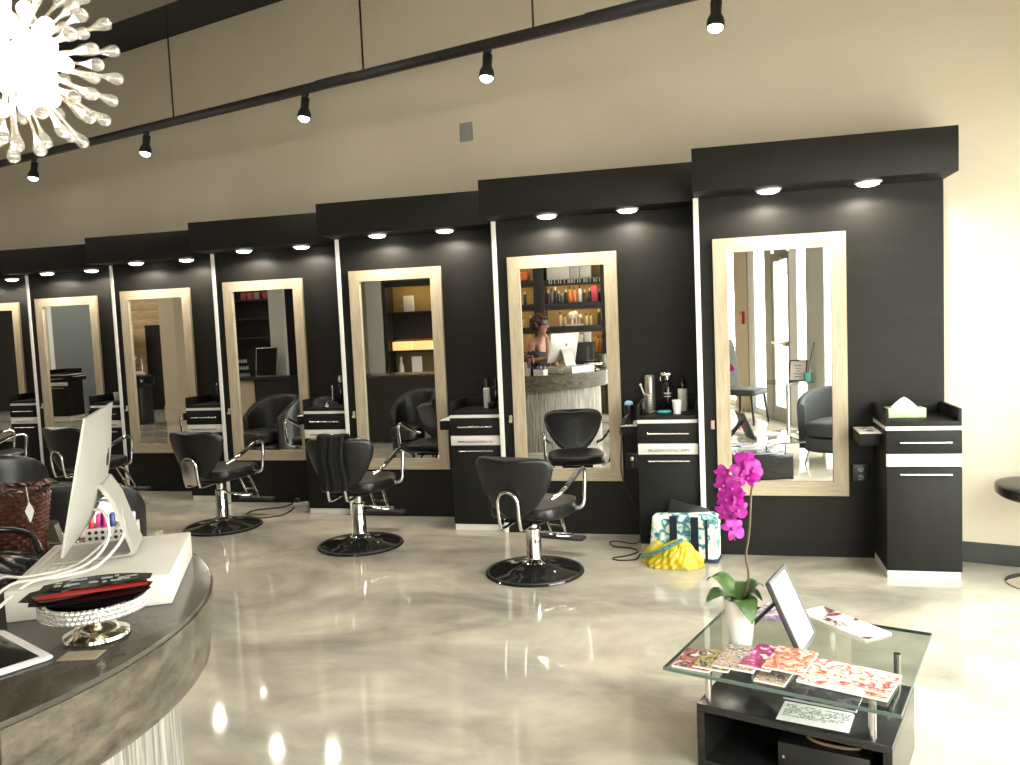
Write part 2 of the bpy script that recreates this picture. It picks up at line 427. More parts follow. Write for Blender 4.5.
# ------------------------------------------------------------------ styling stations
def station():
    r = thing('styling_station', '', 'styling station', (0, 0, 0), 0, 'stepped charcoal station panels')
    PW = 1.5035
    mb = MB().b2((0.03, 0, 0), (PW, .02, FZ - FH)).b2((0.0, .001, 0), (.03, S - .002, FZ - FH))
    mb.build('back_board', 'panel', r)
    MB().b2((0, -FD, FZ - FH), (PW, .02, FZ), .002).build('canopy', 'panel', r)
    MB().b2((-.006, -.012, 0), (.029, .0, FZ - FH), .002).build('edge_strip', 'white_edge', r)
    for x in (.46, 1.04):
        d = MB().lathe([(.0, 0), (.078, 0), (.082, -.006), (.078, -.012), (.066, -.014)], (x, -.19, FZ - FH), 32, cap=False).build('downlight', 'white', r)
        MB().lathe([(.067, -.010), (.060, -.022), (.035, -.030), (0, -.033)], (x, -.19, FZ - FH), 32, cap=False).build('lens', 'lens', d)
    return r

def mirror():
    r = thing('framed_mirror', '', 'mirror', (0, 0, 0), 0, 'tall framed mirrors, one per station')
    x0, x1, z0, z1, f, t = .112, .9315, .4125, 2.1113, .092, .032
    fr = bpy.data.objects.new('frame', None)
    mb = MB()
    # two upright and two cross pieces, mitred
    def piece(q):
        a = [mb.bm.verts.new((x, -t, z)) for x, z in q]; b = [mb.bm.verts.new((x, -.001, z)) for x, z in q]
        mb.bm.faces.new(a); mb.bm.faces.new(list(reversed(b)))
        for i in range(4): mb.bm.faces.new((a[i], b[i], b[(i + 1) % 4], a[(i + 1) % 4]))
        for v in a + b:
            for fc in v.link_faces: fc.material_index = mb.mi
    piece([(x0, z0), (x0 + f, z0 + f), (x0 + f, z1 - f), (x0, z1)])
    piece([(x1 - f, z0 + f), (x1, z0), (x1, z1), (x1 - f, z1 - f)])
    nfa = len(mb.bm.faces)
    mb.mi = 1
    piece([(x0, z0), (x1, z0), (x1 - f, z0 + f), (x0 + f, z0 + f)])
    piece([(x0 + f, z1 - f), (x1 - f, z1 - f), (x1, z1), (x0, z1)])
    bpy.data.objects.remove(fr)
    mb.build('frame', ['frame', 'frame_h'], r, smooth=False)
    MB().b2((x0 + f - .005, -.012, z0 + f - .005), (x1 - f + .005, -.008, z1 - f + .005)).build('mirror_glass', 'mirror', r, smooth=False)
    return r

def cabinet():
    r = thing('drawer_cabinet', '', 'cabinet', (0, 0, 0), 0, 'drawer cabinets beside the mirrors')
    x0, x1, yf = 1.083, 1.492, -.436
    MB().b2((x0, yf + .02, .05), (x1, -.002, .895)).build('body', 'cab', r)
    MB().b2((x0 + .004, yf + .015, 0), (x1 - .006, -.003, .05)).build('plinth', 'white_lam', r)
    MB().b2((x0 + .001, yf + .012, .677), (x1 - .004, -.002, .753)).b2((x0 + .001, yf + .012, .893), (x1 - .004, -.002, .925)).build('white_band', 'white_lam', r)
    def handle(par, z):
        xa, xb = x0 + .07, x1 - .06
        MB().cyl((xa, yf - .028, z), (xb, yf - .028, z), .0065, seg=12).cyl((xa + .03, yf, z), (xa + .03, yf - .028, z), .004, seg=8).cyl((xb - .03, yf, z), (xb - .03, yf - .028, z), .004, seg=8).build('handle', 'steel', par)
    d = MB().b2((x0, yf, .052), (x1, yf + .02, .672), .002).build('door', 'cab', r); handle(d, .637)
    d = MB().b2((x0 + .002, yf + .003, .679), (x1 - .003, yf + .02, .752), .002).build('drawer', 'white_lam', r); handle(d, .712)
    d = MB().b2((x0, yf, .759), (x1, yf + .02, .891), .002).build('drawer', 'cab', r); handle(d, .826)
    MB().b2((x0 - .002, yf + .004, .918), (x1, -.002, .945), .002).build('worktop', 'cab', r)
    MB().b2((x0 - .002, yf + .004, .945), (x0 + .016, -.002, 1.02), .002).b2((x1 - .02, yf + .004, .945), (x1, -.002, 1.02), .002).b2((x0, -.02, .945), (x1, -.002, 1.02), .002).build('gallery_rail', 'cab', r)
    t = MB().b2((.957, -.31, .785), (x0, -.03, .858), .002).build('tool_tray', 'cab', r)
    mb = MB().b2((.957, -.31, .858), (x0 - .002, -.03, .864), .001)
    mb.build('tray_top', 'white_lam', t)
    mb = MB()
    for (hx, hy, hr) in ((1.03, -.22, .024), (1.0, -.12, .013), (1.025, -.085, .011), (1.045, -.13, .012)): mb.lathe([(hr, 0), (hr, .0015)], (hx, hy, .864), 20)
    mb.build('tool_hole', 'black', t)
    return r

def wall_hook():
    mb = MB().b2((.072, -.022, .855), (.098, -.002, .915), .006).b2((.075, -.045, .86), (.095, -.015, .878), .005)
    return mb

st0, mi0, ca0 = station(), mirror(), cabinet()
hk0 = wall_hook().build('tool_hook', 'frame', None)
pos_lab = ['rightmost in the photo, nearest the cream wall', 'second from the right', 'third from the right', 'fourth from the right', 'fifth from the right', 'sixth from the right', 'leftmost, cut by the photo edge']
mir_lab = ['reflecting the bright shop window', 'reflecting the reception desk and lit bottle shelves', 'reflecting an amber lit shelf', 'reflecting dark shelves, behind the third chair', 'reflecting pine planks and a cream column', 'reflecting a plain grey wall, right of the leftmost one', 'cut by the left photo edge']
cab_lab = ['with a green tissue box on top', 'with a perforated steel cup and paper cup on top', 'with white and black bottles on top', 'with a dark towel heap on top', 'behind the computer screen, slim dark bottle on top', 'holding a white cup, left of the screen', 'leftmost, at the photo edge']
hook_lab = ['beside the mirror of the shop window', 'beside the mirror of the reception desk', 'beside the mirror with the amber shelf', 'beside the fourth mirror from the right', 'beside the fifth mirror from the right', 'beside the sixth mirror from the right', 'beside the leftmost mirror']
STN, MIR, CABS = [], [], []
for k in range(NST):
    l = P(k, 0, 0)
    for src, lst, lab, grp in ((st0, STN, 'charcoal panel and canopy with two downlights, ' + pos_lab[k], 'stepped charcoal station panels'),
                          (mi0, MIR, 'tall mirror in pale oak frame ' + mir_lab[k], 'tall framed mirrors, one per station'),
                          (ca0, CABS, 'charcoal drawer cabinet with white band ' + cab_lab[k], 'drawer cabinets beside the mirrors')):
        if k == 0: o = src; o['label'] = lab
        else: o = dup(src, l, 0, lab, grp)
        lst.append(o)
    h = hk0 if k == 0 else hk0.copy()
    if k: COL.objects.link(h)
    h.location = l; tag(h, 'small pale hook on the charcoal panel ' + hook_lab[k], 'hook', 'hooks beside the mirrors')

# ------------------------------------------------------------------ lamps over the stations
def light(kind, name, loc, energy, col=(1, .9, .76), **k):
    l = bpy.data.lights.new(name, kind); l.energy = energy; l.color = col
    for a, b in k.items(): setattr(l, a, b)
    o = bpy.data.objects.new(name, l); COL.objects.link(o); o.location = loc
    return o
for k in range(NST):
    for x in (.46, 1.04):
        light('SPOT', 'downlight_beam', P(k, x, -.19, FZ - FH - .045), 30, spot_size=math.radians(168), spot_blend=.3, shadow_soft_size=.03)

# ------------------------------------------------------------------ track lighting
TB = 0.54
tr = thing('track_light_rail', 'long black ceiling track hung on thin rods along the wall', 'light track', WP(-2.0, TB, 3.69), WROT)
MB().b2((-9.5, -.022, -.038), (3.6, .022, .036), .003).build('rail', 'black', tr)
[MB().b2((x_, -.012, .03), (x_ + .4, .012, .046), .003).build('joint_clip', 'black', tr) for x_ in (-1.2, 1.3)]
HEADS = []
def spot_head():
    r = thing('track_spotlight', '', 'spotlight', (0, 0, 0), 0, 'black spotlights on the ceiling track')
    MB().b2((-.03, -.016, -.045), (.03, .016, -.018), .004).cyl((.018, 0, -.04), (.018, 0, -.115), .008, seg=10).build('bracket', 'black', r)
    M = Matrix.Translation((0, 0, -.07)) @ Matrix.Rotation(math.radians(-10), 4, 'X')
    h = MB().lathe([(0, .015), (.034, .012), (.037, 0), (.034, -.075), (.05, -.105), (.056, -.125), (.056, -.165), (.050, -.165), (.046, -.13), (0, -.125)], (0, 0, 0), 24, M, cap=False).build('housing', 'black', r)
    MB().lathe([(.047, -.150), (.045, -.172), (.030, -.186), (0, -.192)], (0, 0, 0), 24, M, cap=False).build('bulb', 'bulb', r)
    return r
SPOT_A = [-7.39, -5.45, -3.33, -1.50, .204]
spl = ['glowing below the chandelier, leftmost of the track lights', 'just right of the chandelier', 'third from the left on the track', 'second from the right, above the grey wall plate', 'rightmost in the photo']
sh0 = spot_head()
for i, a in enumerate(SPOT_A):
    l = WP(a, TB, 3.645)
    if i == 0: sh0.location = l; sh0.rotation_euler = (0, 0, WROT); sh0['label'] = 'black track spotlight ' + spl[0]
    else: dup(sh0, l, WROT, 'black track spotlight ' + spl[i])
    light('SPOT', 'track_beam', l + Vector((0, -.03, -.30)), 60, spot_size=math.radians(84), spot_blend=.9, shadow_soft_size=.05)
for i, a in enumerate((-5.03, -2.68, -1.11)):
    q = WP(a, TB, 0)
    MB().cyl((0, 0, 3.70), (0, 0, CEIL), .008, seg=8).build('suspension_rod', 'black', tr).location = (a + 2.0, 0, -3.69)
tr.location = WP(-2.0, TB, 3.69); 
for ch in tr.children:
    if ch.name.startswith(('rail', 'joint')): ch.location.z = -.03

pl = MB().box((0, 0, 0), (.125, .012, .15), .004).build('wall_plate', 'grey_plate', None, loc=WP(-2.07, .006, 3.206), rot=(0, 0, WROT))
tag(pl, 'small grey square plate high on the beige wall', 'wall plate')
ob = thing('power_outlet', 'black wall outlet right of the nearest mirror', 'outlet', (1.003, -.012, .562))
MB().box((0, 0, 0), (.10, .022, .115), .006).build('cover_plate', 'black', ob)
for dz in (.026, -.026): MB().lathe([(.022, 0), (.02, .006), (0, .006)], (0, 0, 0), 20, Matrix.Translation((0, -.011, dz)) @ Matrix.Rotation(PI / 2, 4, 'X')).build('socket', 'gloss_black', ob)

o2 = dup(ob, P(1, 1.003, -.012, .562), 0, 'black wall outlet with a silver plug beside the reception-desk mirror')
MB().box((0, -.025, .02), (.03, .035, .034), .006).build('plug', 'steel', o2)
# ------------------------------------------------------------------ chandelier
CH = Vector((-2.205, -3.270, 2.615)); CR = .362
ch = thing('globe_chandelier', 'large glowing dandelion chandelier of clear glass buds at top left', 'chandelier', CH)
mb = MB()
gold = PI * (3 - 5 ** .5); dirs = []
ND = 92
for i in range(ND):
    y = 1 - 2 * (i + .5) / ND; r = math.sqrt(1 - y * y); t = gold * i
    dirs.append(Vector((r * math.cos(t), r * math.sin(t), y)))
MB().sphere((0, 0, 0), .075, 24).build('core_ball', 'chrome', ch)
for i in range(60):
    y = 1 - 2 * (i + .5) / 60; r = math.sqrt(1 - y * y); t = gold * i + .4
    rr = .115 + .06 * (i % 3) / 2
    mb.sphere((r * math.cos(t) * rr, r * math.sin(t) * rr, y * rr), .028, 10)
tag(mb.build('bulb_cluster', 'lamp', ch), 'glowing white bulb cluster')
for i, d0 in enumerate(dirs):
    d = (d0 + Vector((random.uniform(-.07, .07), random.uniform(-.07, .07), random.uniform(-.07, .07)))).normalized()
    R_ = CR * (1.0 if i % 3 else .86)
    st = MB().cyl(d * .07, d * (R_ - .06), .0052, .0052, 8)
    q = d.to_track_quat('Z', 'Y').to_matrix().to_4x4()
    so = st.build('glass_stem', 'rod_glass', ch)
    M = Matrix.Translation(d * (R_ - .065)) @ q
    MB().lathe([(.005, -.02), (.009, .0), (.015, .018), (.0215, .034), (.0225, .046), (.017, .058), (.010, .063), (0, .065)], (0, 0, 0), 12, M, cap=False).build('glass_bud', 'bud', so)
MB().cyl((0, 0, .07), (0, 0, CEIL - CH.z), .008, seg=10).lathe([(.07, CEIL - CH.z - .03), (.07, CEIL - CH.z)], seg=24).build('drop_rod', 'chrome', ch)
light('POINT', 'chandelier_glow', CH, 40, shadow_soft_size=.3)

# ------------------------------------------------------------------ styling chairs
def back_pt(z):        # height above seat bottom -> half width of the shield shaped back, local y of its middle
    t = max(0, min(1, (z - .41) / .39))
    pts = [(0, .045), (.05, .09), (.2, .155), (.4, .208), (.6, .245), (.8, .265), (.91, .254), (.97, .220), (1, .17)]
    for (a, b), (c, d) in zip(pts, pts[1:]):
        if t <= c: hw = b + (d - b) * (t - a) / (c - a); break
    return hw, -.258 - .20 * (z - .36)

def chair_proto(lift, name='styling_chair'):
    r = thing(name, '', 'salon chair', (0, 0, 0), 0, 'black styling chairs')
    MB().lathe([(.318, 0), (.322, .006), (.318, .014), (.300, .018), (.21, .030), (.12, .052), (.085, .072), (.0, .074)], (0, 0, 0), 64).build('base', 'dish', r)
    MB().tube([(.306 * math.cos(2 * PI * i / 64), .306 * math.sin(2 * PI * i / 64), .014) for i in range(64)], .009, 8, True).build('base_rim', 'rubber', r)
    MB().lathe([(.082, .07), (.07, .085), (.052, .095), (.049, .10), (.049, .285 + lift * .6), (.044, .29 + lift * .6), (.033, .292 + lift * .6), (.033, .352 + lift)], (0, 0, 0), 32).build('column', 'chrome', r)
    MB().tube([(.04, .0, .27 + lift * .6), (.12, -.02, .26 + lift * .6), (.20, .04, .235 + lift * .6), (.235, .10, .232 + lift * .6), (.20, .125, .232 + lift * .6), (.12, .09, .24 + lift * .6), (.03, .03, .262 + lift * .6)], .006, 8, smooth=5).build('pump_lever', 'chrome', r)
    MB().b2((-.13, -.16, .345 + lift), (.13, .16, .362 + lift), .004).build('seat_plate', 'black', r)
    def sf(co):
        w = 1 - .10 * max(0, -co.y / .25)
        return (co.x * w, co.y, co.z + .018 * (co.y / .25) ** 2 + .012 * abs(co.x / .25) ** 2 * (1 if co.z > 0 else 0))
    MB().superell((0, .015, .405 + lift), (.50, .50, .085), .35, .5, 48, 20, sf).build('seat', 'leather', r)
    mb = MB(); nz, na = 30, 36
    def bf(u, v):
        z = .41 + .39 * v
        hw, yc = back_pt(z)
        a = 2 * PI * u
        th = .036 * (1 if .03 < v < .97 else .75)
        x = math.copysign(abs(math.cos(a)) ** .75, math.cos(a)) * hw
        y = math.copysign(abs(math.sin(a)) ** .8, math.sin(a)) * th
        zz = z - (.018 * (1 - min(1, abs(x) / .17)) if v > .8 else 0) * (v - .8) / .2
        return Vector((x, yc + y + 1.15 * x * x, zz + lift))
    mb.grid(na, nz, bf, closed_u=True)
    mb.bm.verts.ensure_lookup_table()
    mb.bm.faces.new([mb.bm.verts[i] for i in range(na)]); mb.bm.faces.new([mb.bm.verts[nz * na + i] for i in range(na)])
    bk = mb.build('backrest', 'leather', r, ang=60)
    yb = -.318
    MB().tube([(-.066, -.10, .352 + lift), (-.068, yb + .02, .345 + lift), (-.068, yb - .012, .37 + lift), (-.068, yb - .03, .45 + lift), (-.066, yb - .038, .53 + lift), (-.04, yb - .045, .575 + lift), (0, yb - .047, .59 + lift), (.04, yb - .045, .575 + lift), (.066, yb - .038, .53 + lift), (.068, yb - .03, .45 + lift), (.068, yb - .012, .37 + lift), (.068, yb + .02, .345 + lift), (.066, -.10, .352 + lift)], .0105, 10, smooth=4).build('back_handle', 'chrome', r)
    for sx in (-1, 1):
        a = MB().tube([(sx * .205, -.165, .515 + lift), (sx * .245, -.10, .545 + lift), (sx * .275, .02, .60 + lift), (sx * .283, .12, .638 + lift), (sx * .283, .185, .648 + lift), (sx * .283, .222, .630 + lift), (sx * .283, .225, .59 + lift), (sx * .280, .215, .48 + lift), (sx * .268, .205, .40 + lift), (sx * .20, .19, .375 + lift)], [.0135] * 46, 10, smooth=5, flat=1.0).build('armrest', 'chrome', r)
        MB().tube([(sx * .262, -.05, .575 + lift), (sx * .277, .04, .615 + lift), (sx * .283, .12, .646 + lift)], .016, 8, smooth=4).build('arm_pad', 'leather', a)
    mb = MB()
    for sx in (-.055, .055): mb.tube([(sx, .18, .36 + lift), (sx, .27, .34 + lift), (sx, .33, .29 + lift), (sx, .42, .15 + lift * .7), (sx, .45, .115 + lift * .7)], .010, 8, smooth=4)
    mb.cyl((-.055, .385, .205 + lift * .8), (.055, .385, .205 + lift * .8), .008, seg=8)
    f = mb.build('footrest', 'chrome', r)
    MB().box((0, .47, .105 + lift * .7), (.34, .085, .026), .01).build('foot_pad', 'rubber', f)
    return r

ch1 = chair_proto(.012)
ch1.location = (-1.061, -.513, 0); ch1.rotation_euler = (0, 0, math.radians(-12)); ch1['label'] = 'black styling chair facing the mirror that shows the reception desk'
ch2 = chair_proto(.06); ch2.location = (-2.517, .015, 0); ch2.rotation_euler = (0, 0, math.radians(-1)); ch2['label'] = 'black styling chair with a black towel over its back'
ch3 = dup(ch2, (-3.969, .458, 0), math.radians(-6), 'black styling chair with bare chrome back handle, left of the towel chair')
ch4 = dup(ch2, (-5.58, .86, 0), math.radians(-10), 'black styling chair half hidden behind the computer screen')
ch5 = dup(ch2, (-7.05, 1.25, 0), math.radians(-35), 'black styling chair at the left photo edge above the wicker basket')

q_ = MB().b2((-.06, -.004, 0), (.06, .004, .20), .003).build('back_plate', 'steel', ch3); q_.location = (0, -.352, .43); q_.rotation_euler = (math.radians(8), 0, 0)
# towel over the second chair
mb = MB()
def tow(u, v):
    x = -.115 + .215 * u
    s_ = v * .58
    zt = .812
    if s_ < .12: z = zt - (.12 - s_); y = back_pt(z)[1] + .045
    elif s_ < .20:
        a = (s_ - .12) / .08 * PI; z = zt + .022 * math.sin(a); y = back_pt(zt)[1] + .045 * math.cos(a)
    else: z = zt - (s_ - .20); y = back_pt(max(z, .5))[1] - .046 - .062 * min(1, max(0, (s_ - .20) / .16))
    y += 1.15 * x * x + (.006 * math.sin(u * 19) + .004 * math.sin(u * 31 + 1)) * min(1, v * 2) * (1 if s_ > .2 else .3)
    return Vector((x + .004 * math.sin(v * 9), y, z + .06 + .004 * math.sin(u * 9)))
mb.grid(36, 40, tow, .006)
tw = mb.build('salon_towel', 'towel', None, loc=ch2.location, rot=ch2.rotation_euler, ang=70)
tag(tw, 'black towel draped over the back of the second chair', 'towel')

# ------------------------------------------------------------------ small things on the cabinets
def bottle(name, label, cat, k, x, y, z, prof, m, cap=None, cm='black', group=None, pump=False, seg=20):
    r = thing(name, label, cat, P(k, x, y, z), 0, group)
    MB().lathe(prof, (0, 0, 0), seg).build('bottle_body', m, r)
    if cap: MB().lathe(cap, (0, 0, 0), seg).build('cap', cm, r)
    if pump:
        h = (cap or prof)[-1][1]
        MB().cyl((0, 0, h - .01), (0, 0, h + .03), .005, seg=8).tube([(0, 0, h + .03), (-.02, -.01, h + .034), (-.045, -.02, h + .024)], .006, 8).build('pump_nozzle', cm, r)
    return r
ZT = .9455
# tissue box on the nearest cabinet
tb = thing('tissue_box', 'pale green tissue box with a white tissue peaking out', 'tissue box', P(0, 1.228, -.20, ZT), math.radians(2))
MB().box((0, 0, .03), (.225, .12, .058), .003).build('carton', 'green_box', tb)
mb = MB()
def tis(u, v):
    a = u * 2 * PI
    r = (1 - v) ** .8
    return Vector((math.cos(a) * .075 * r + .004 * math.sin(5 * a) * r, math.sin(a) * .035 * r * (1 + .3 * math.sin(3 * a)), .058 + .066 * v + .006 * math.sin(4 * a) * r))
mb.grid(24, 8, tis, closed_u=True); mb.build('tissue', 'paper', tb)

cup = thing('steel_tool_cup', 'perforated steel cup holding brushes on the cabinet', 'cup', P(1, 1.152, -.2, ZT))
M_ = MB().lathe([(.037, 0), (.039, .004), (.039, .128), (.036, .13), (.035, .126), (.035, .006), (0, .006)], (0, 0, 0), 28)
M_.build('cup_body', mat('satin steel', (.42, .39, .34), .42, metal=.7), cup)
mb = MB()
for j in range(6):
    for i in range(14):
        a = 2 * PI * i / 14; q = Matrix.Rotation(a, 4, 'Z') @ Matrix.Translation((.0392, 0, .02 + j * .018)) @ Matrix.Rotation(PI / 2, 4, 'Y')
        mb.lathe([(.0055, 0), (.0055, .0008)], (0, 0, 0), 8, q)
mb.build('perforations', 'black', cup)
tag(MB().tube([(0, 0, 0), (-.02, .003, .07), (-.055, .006, .17)], [.006, .005, .007], 8).sphere((-.056, .006, .175), .011, 12).build('tail_brush', 'white', None, loc=P(1, 1.15, -.195, ZT + .02)), 'white handled brush leaning in the steel cup', 'brush')
bottle('spray_can', 'pewter coloured can behind the perforated steel cup', 'can', 1, 1.150, -.075, ZT, [(.037, 0), (.038, .003), (.038, .245), (.033, .255), (.0, .258)], 'pewter')
sb = bottle('spray_bottle', 'tall black spray bottle with white lettering and silver nozzle', 'bottle', 1, 1.279, -.13, ZT, [(.039, 0), (.041, .004), (.041, .165), (.034, .19), (.017, .21), (.014, .225)], 'gloss_black')
MB().lathe([(.017, .222), (.017, .245), (.012, .25)], (0, 0, 0), 16).box((-.012, 0, .262), (.07, .022, .026), .006).tube([(-.04, 0, .258), (-.05, 0, .235), (-.047, 0, .215)], .005, 8).build('trigger', 'steel', sb)
mb = MB()
random.seed(3)
for (zz, hh, n_) in ((.128, .011, 9), (.106, .006, 11)):
    for i in range(n_):
        a = -PI / 2 + (-.5 + (i + .5) / n_) * 1.25
        M = Matrix.Rotation(a, 4, 'Z') @ Matrix.Translation((.0412, 0, zz))
        mb.box((0, 0, 0), (.001, .0042, hh), 0, M)
tag(mb.build('lettering', 'white', sb, smooth=False), 'two rows of small white lettering')
wb = bottle('lotion_bottle', 'grey white bottle with black pump head beside the paper cup', 'bottle', 1, 1.384, -.14, ZT, [(.032, 0), (.034, .004), (.034, .15), (.028, .16)], 'grey_white', [(.028, .158), (.03, .165), (.024, .215), (.012, .235), (.008, .25)], 'gloss_black')
pc = MB().lathe([(.024, 0), (.033, .092), (.035, .094), (.033, .096), (.031, .092), (.023, .004), (0, .004)], (0, 0, 0), 28)
tag(pc.build('paper_cup', 'paper', None, loc=P(1, 1.352, -.33, ZT)), 'small white paper cup at the front of the cabinet', 'cup')
tc_ = thing('hair_clip', 'teal hair clip lying on the cabinet beside the paper cup', 'hair clip', P(1, 1.265, -.31, ZT + .014), math.radians(14))
MB().superell((0, 0, 0), (.10, .026, .026), .7, .7, 20, 10).build('jaw', 'teal', tc_); MB().tube([(-.05, 0, 0), (-.075, .004, .006), (-.10, .0, -.006)], .005, 8, smooth=3).build('tip', 'steel', tc_)
bl = thing('mirror_brush', 'black round paddle brush standing at the cabinet corner', 'brush', P(1, 1.118, -.31, ZT))
MB().superell((0, 0, .055), (.03, .07, .11), .8, .6, 24, 12).build('brush_head', 'black', bl)
hd = thing('hair_dryer', 'black hair dryer with pale blue end in the cabinet tray', 'hair dryer', P(1, 1.008, -.22, .865))
MB().lathe([(.02, -.03), (.026, .0), (.030, .06), (.035, .10), (.036, .135), (.030, .143)], (0, 0, 0), 24).build('barrel', 'black', hd)
MB().lathe([(.033, .138), (.03, .155), (.018, .165), (0, .168)], (0, 0, 0), 24, cap=False).build('filter_end', 'blue_pale', hd)
MB().tube([(0, -.025, .06), (-.03, -.055, .03), (-.048, -.075, -.03), (-.05, -.08, -.07)], [.018, .017, .015, .012], 12).build('handle', 'black', hd)
cd = MB().tube([P(1, .96, -.30, .79), P(1, .95, -.32, .62), P(1, .955, -.31, .50), P(1, 1.0, -.26, .35), P(1, 1.055, -.22, .18), P(1, 1.06, -.20, .05), P(1, 1.05, -.21, .006), (-.50, .20, .006), (-.60, .25, .006), (-.66, .23, .006), (-.62, .12, .006), (-.50, .08, .006), (-.44, .0, .006), (-.50, -.10, .006), (-.59, -.17, .006), (-.55, -.22, .006), (-.44, -.19, .006), (-.42, -.05, .007)], .0045, 8, smooth=6)
tag(cd.build('hanging_cable', 'black', None), 'thin black cord hanging from the tray to the floor', 'cable')

G2 = 'bottles on the third cabinet from the right'
bottle('shampoo_bottle', 'white bottle with black cap on the cabinet behind the nearest chair', 'bottle', 2, 1.33, -.2, ZT, [(.026, 0), (.028, .003), (.028, .155), (.02, .165)], 'white', [(.02, .163), (.022, .17), (.022, .215), (.01, .235)], 'black')
bottle('tall_bottle', 'tall black bottle behind the white capped one', 'bottle', 2, 1.378, -.10, ZT, [(.033, 0), (.035, .003), (.035, .18), (.015, .21), (.013, .235)], 'gloss_black')
bottle('spray_bottle', 'black spray bottle touching the white edge strip', 'bottle', 2, 1.44, -.14, ZT, [(.03, 0), (.032, .003), (.032, .14), (.014, .17), (.014, .20)], 'black', [(.02, .198), (.02, .215), (.01, .22)], 'steel')
bottle('cream_jar', 'low black jar in front of the bottles', 'jar', 2, 1.384, -.26, ZT, [(.028, 0), (.03, .003), (.03, .035), (.024, .04)], 'gloss_black', [(.031, .036), (.031, .052), (0, .053)], 'black')
def heap(u, v):
    a = 2 * PI * u; r = (1 - v) ** .6
    return Vector((.13 * r * math.cos(a), .11 * r * math.sin(a) * (1 + .1 * math.sin(3 * a)), .075 * v + .02 * math.sin(3 * a + v * 9) * r * v * 3 + .002))
tag(MB().grid(40, 14, heap, closed_u=True).build('folded_towel', 'towel', None, loc=P(3, 1.185, -.22, ZT), ang=80), 'rumpled black towel heap on the fourth cabinet', 'towel')
bottle('serum_bottle', 'dark bottle with pale cap beside the towel heap', 'bottle', 3, 1.315, -.14, ZT, [(.03, 0), (.032, .003), (.032, .15), (.02, .18), (.016, .20)], 'gloss_black', [(.018, .2), (.022, .205), (.022, .235), (.012, .26), (.0, .265)], 'pewter')
tag(MB().lathe([(.006, 0), (.007, .18), (0, .182)], (0, 0, 0), 10).build('comb_handle', 'steel', None, loc=P(3, 1.262, -.2, ZT)), 'slim steel comb handle upright by the towel heap', 'comb')
tag(MB().lathe([(.03, 0), (.022, .018), (.004, .045), (0, .046)], (0, 0, 0), 16).build('clip', 'steel', None, loc=P(3, 1.27, -.33, ZT)), 'tiny bright clip in front of the comb handle', 'hair clip')
bottle('pump_bottle', 'slim dark bottle with silver tip beside the third chair', 'bottle', 4, 1.262, -.15, ZT, [(.016, 0), (.018, .003), (.018, .16), (.008, .175)], 'gloss_black', [(.012, .172), (.012, .19), (0, .195)], 'steel')
tag(MB().lathe([(.03, 0), (.042, .085), (.040, .09), (.038, .086), (.028, .006), (0, .006)], (0, 0, 0), 20).build('white_cup', 'white', None, loc=P(5, 1.21, -.15, ZT)), 'white cup on the cabinet left of the computer screen', 'cup')

# ------------------------------------------------------------------ floor: power strip and cord by the fourth station
ps = thing('power_strip', 'white power strip on the floor at the station base', 'power strip', (-3.63, 1.25, 0), math.radians(20))
MB().box((0, 0, .02), (.20, .055, .04), .006).build('strip_body', 'white', ps)
MB().box((-.06, 0, .043), (.03, .03, .006), .002).box((0, 0, .043), (.03, .03, .006), .002).build('socket', 'grey_plate', ps)
MB().box((-.06, 0, .064), (.045, .035, .04), .006).build('plug', 'black', ps)
tag(MB().tube([(-3.69, 1.235, .06), (-3.76, 1.2, .02), (-3.85, 1.15, .006), (-4.02, 1.04, .006), (-4.0, .88, .006), (-3.80, .77, .006), (-3.66, .88, .006), (-3.66, 1.05, .006), (-3.74, 1.30, .006), (-3.7, 1.36, .012)], .006, 8, smooth=7).build('looped_cable', 'black', None), 'black cord looped on the floor beside the power strip', 'cable')

# ------------------------------------------------------------------ bag and yellow cloth
bg = thing('floral_tote_bag', 'white and teal floral tote bag with navy straps on the floor', 'bag', (-.11, -.105, 0), math.radians(-9))
def bagf(co):
    t = co.z / .30 + .5
    return (co.x * (1 - .05 * t) + .01 * math.sin(co.z * 20), co.y * (1.05 - .25 * t) + .008 * math.sin(co.x * 14 + co.z * 8), co.z + .012 * math.sin(co.x * 11) * t)
MB().superell((0, 0, .155), (.46, .165, .30), .16, .2, 48, 18, bagf).build('bag_body', 'teal_floral', bg)
MB().superell((0, 0, .012), (.455, .175, .026), .3, .2, 40, 8).build('bag_base', 'navy', bg)
for sx in (-.085, .055):
    MB().grid(4, 14, lambda u, v, sx=sx: Vector((sx + .05 * u, -.096 - .006 * math.sin(v * 3), .03 + .275 * v)), .004).build('strap', 'navy', bg)
mb = MB().grid(3, 14, lambda u, v: Vector((.145 + .018 * u, -.094, .02 + .27 * v)), .004); mb.build('piping', 'navy', bg)
tag(MB().box((0, 0, 0), (.26, .02, .20), .006).build('black_folder', 'black', None, loc=(-.10, -.08, .265), rot=(math.radians(-6), math.radians(13), math.radians(-8))), 'black folder sticking out of the floral bag', 'folder')
yb_ = thing('yellow_bag', 'crumpled bright yellow soft bag in front of the floral one', 'bag', (-.185, -.285, 0), math.radians(-6)); yb_.scale = (.82, .85, .95)
def yf(u, v):
    a = 2 * PI * u
    r = (1 - v ** 1.6) ** .75
    cr = 1 + .06 * math.sin(5 * a + 7 * v) + .05 * math.sin(9 * a - 5 * v) * v + .035 * math.sin(17 * a + 11 * v + 2 * math.sin(3 * a)) + .03 * math.sin(23 * a - 14 * v)
    x = .225 * r * cr * math.cos(a) + .05 * v
    y = .115 * r * cr * math.sin(a)
    return Vector((x, y, .185 * v + (.014 * math.sin(7 * a + 3) + .01 * math.sin(13 * a + 8 * v)) * r * v + .002))
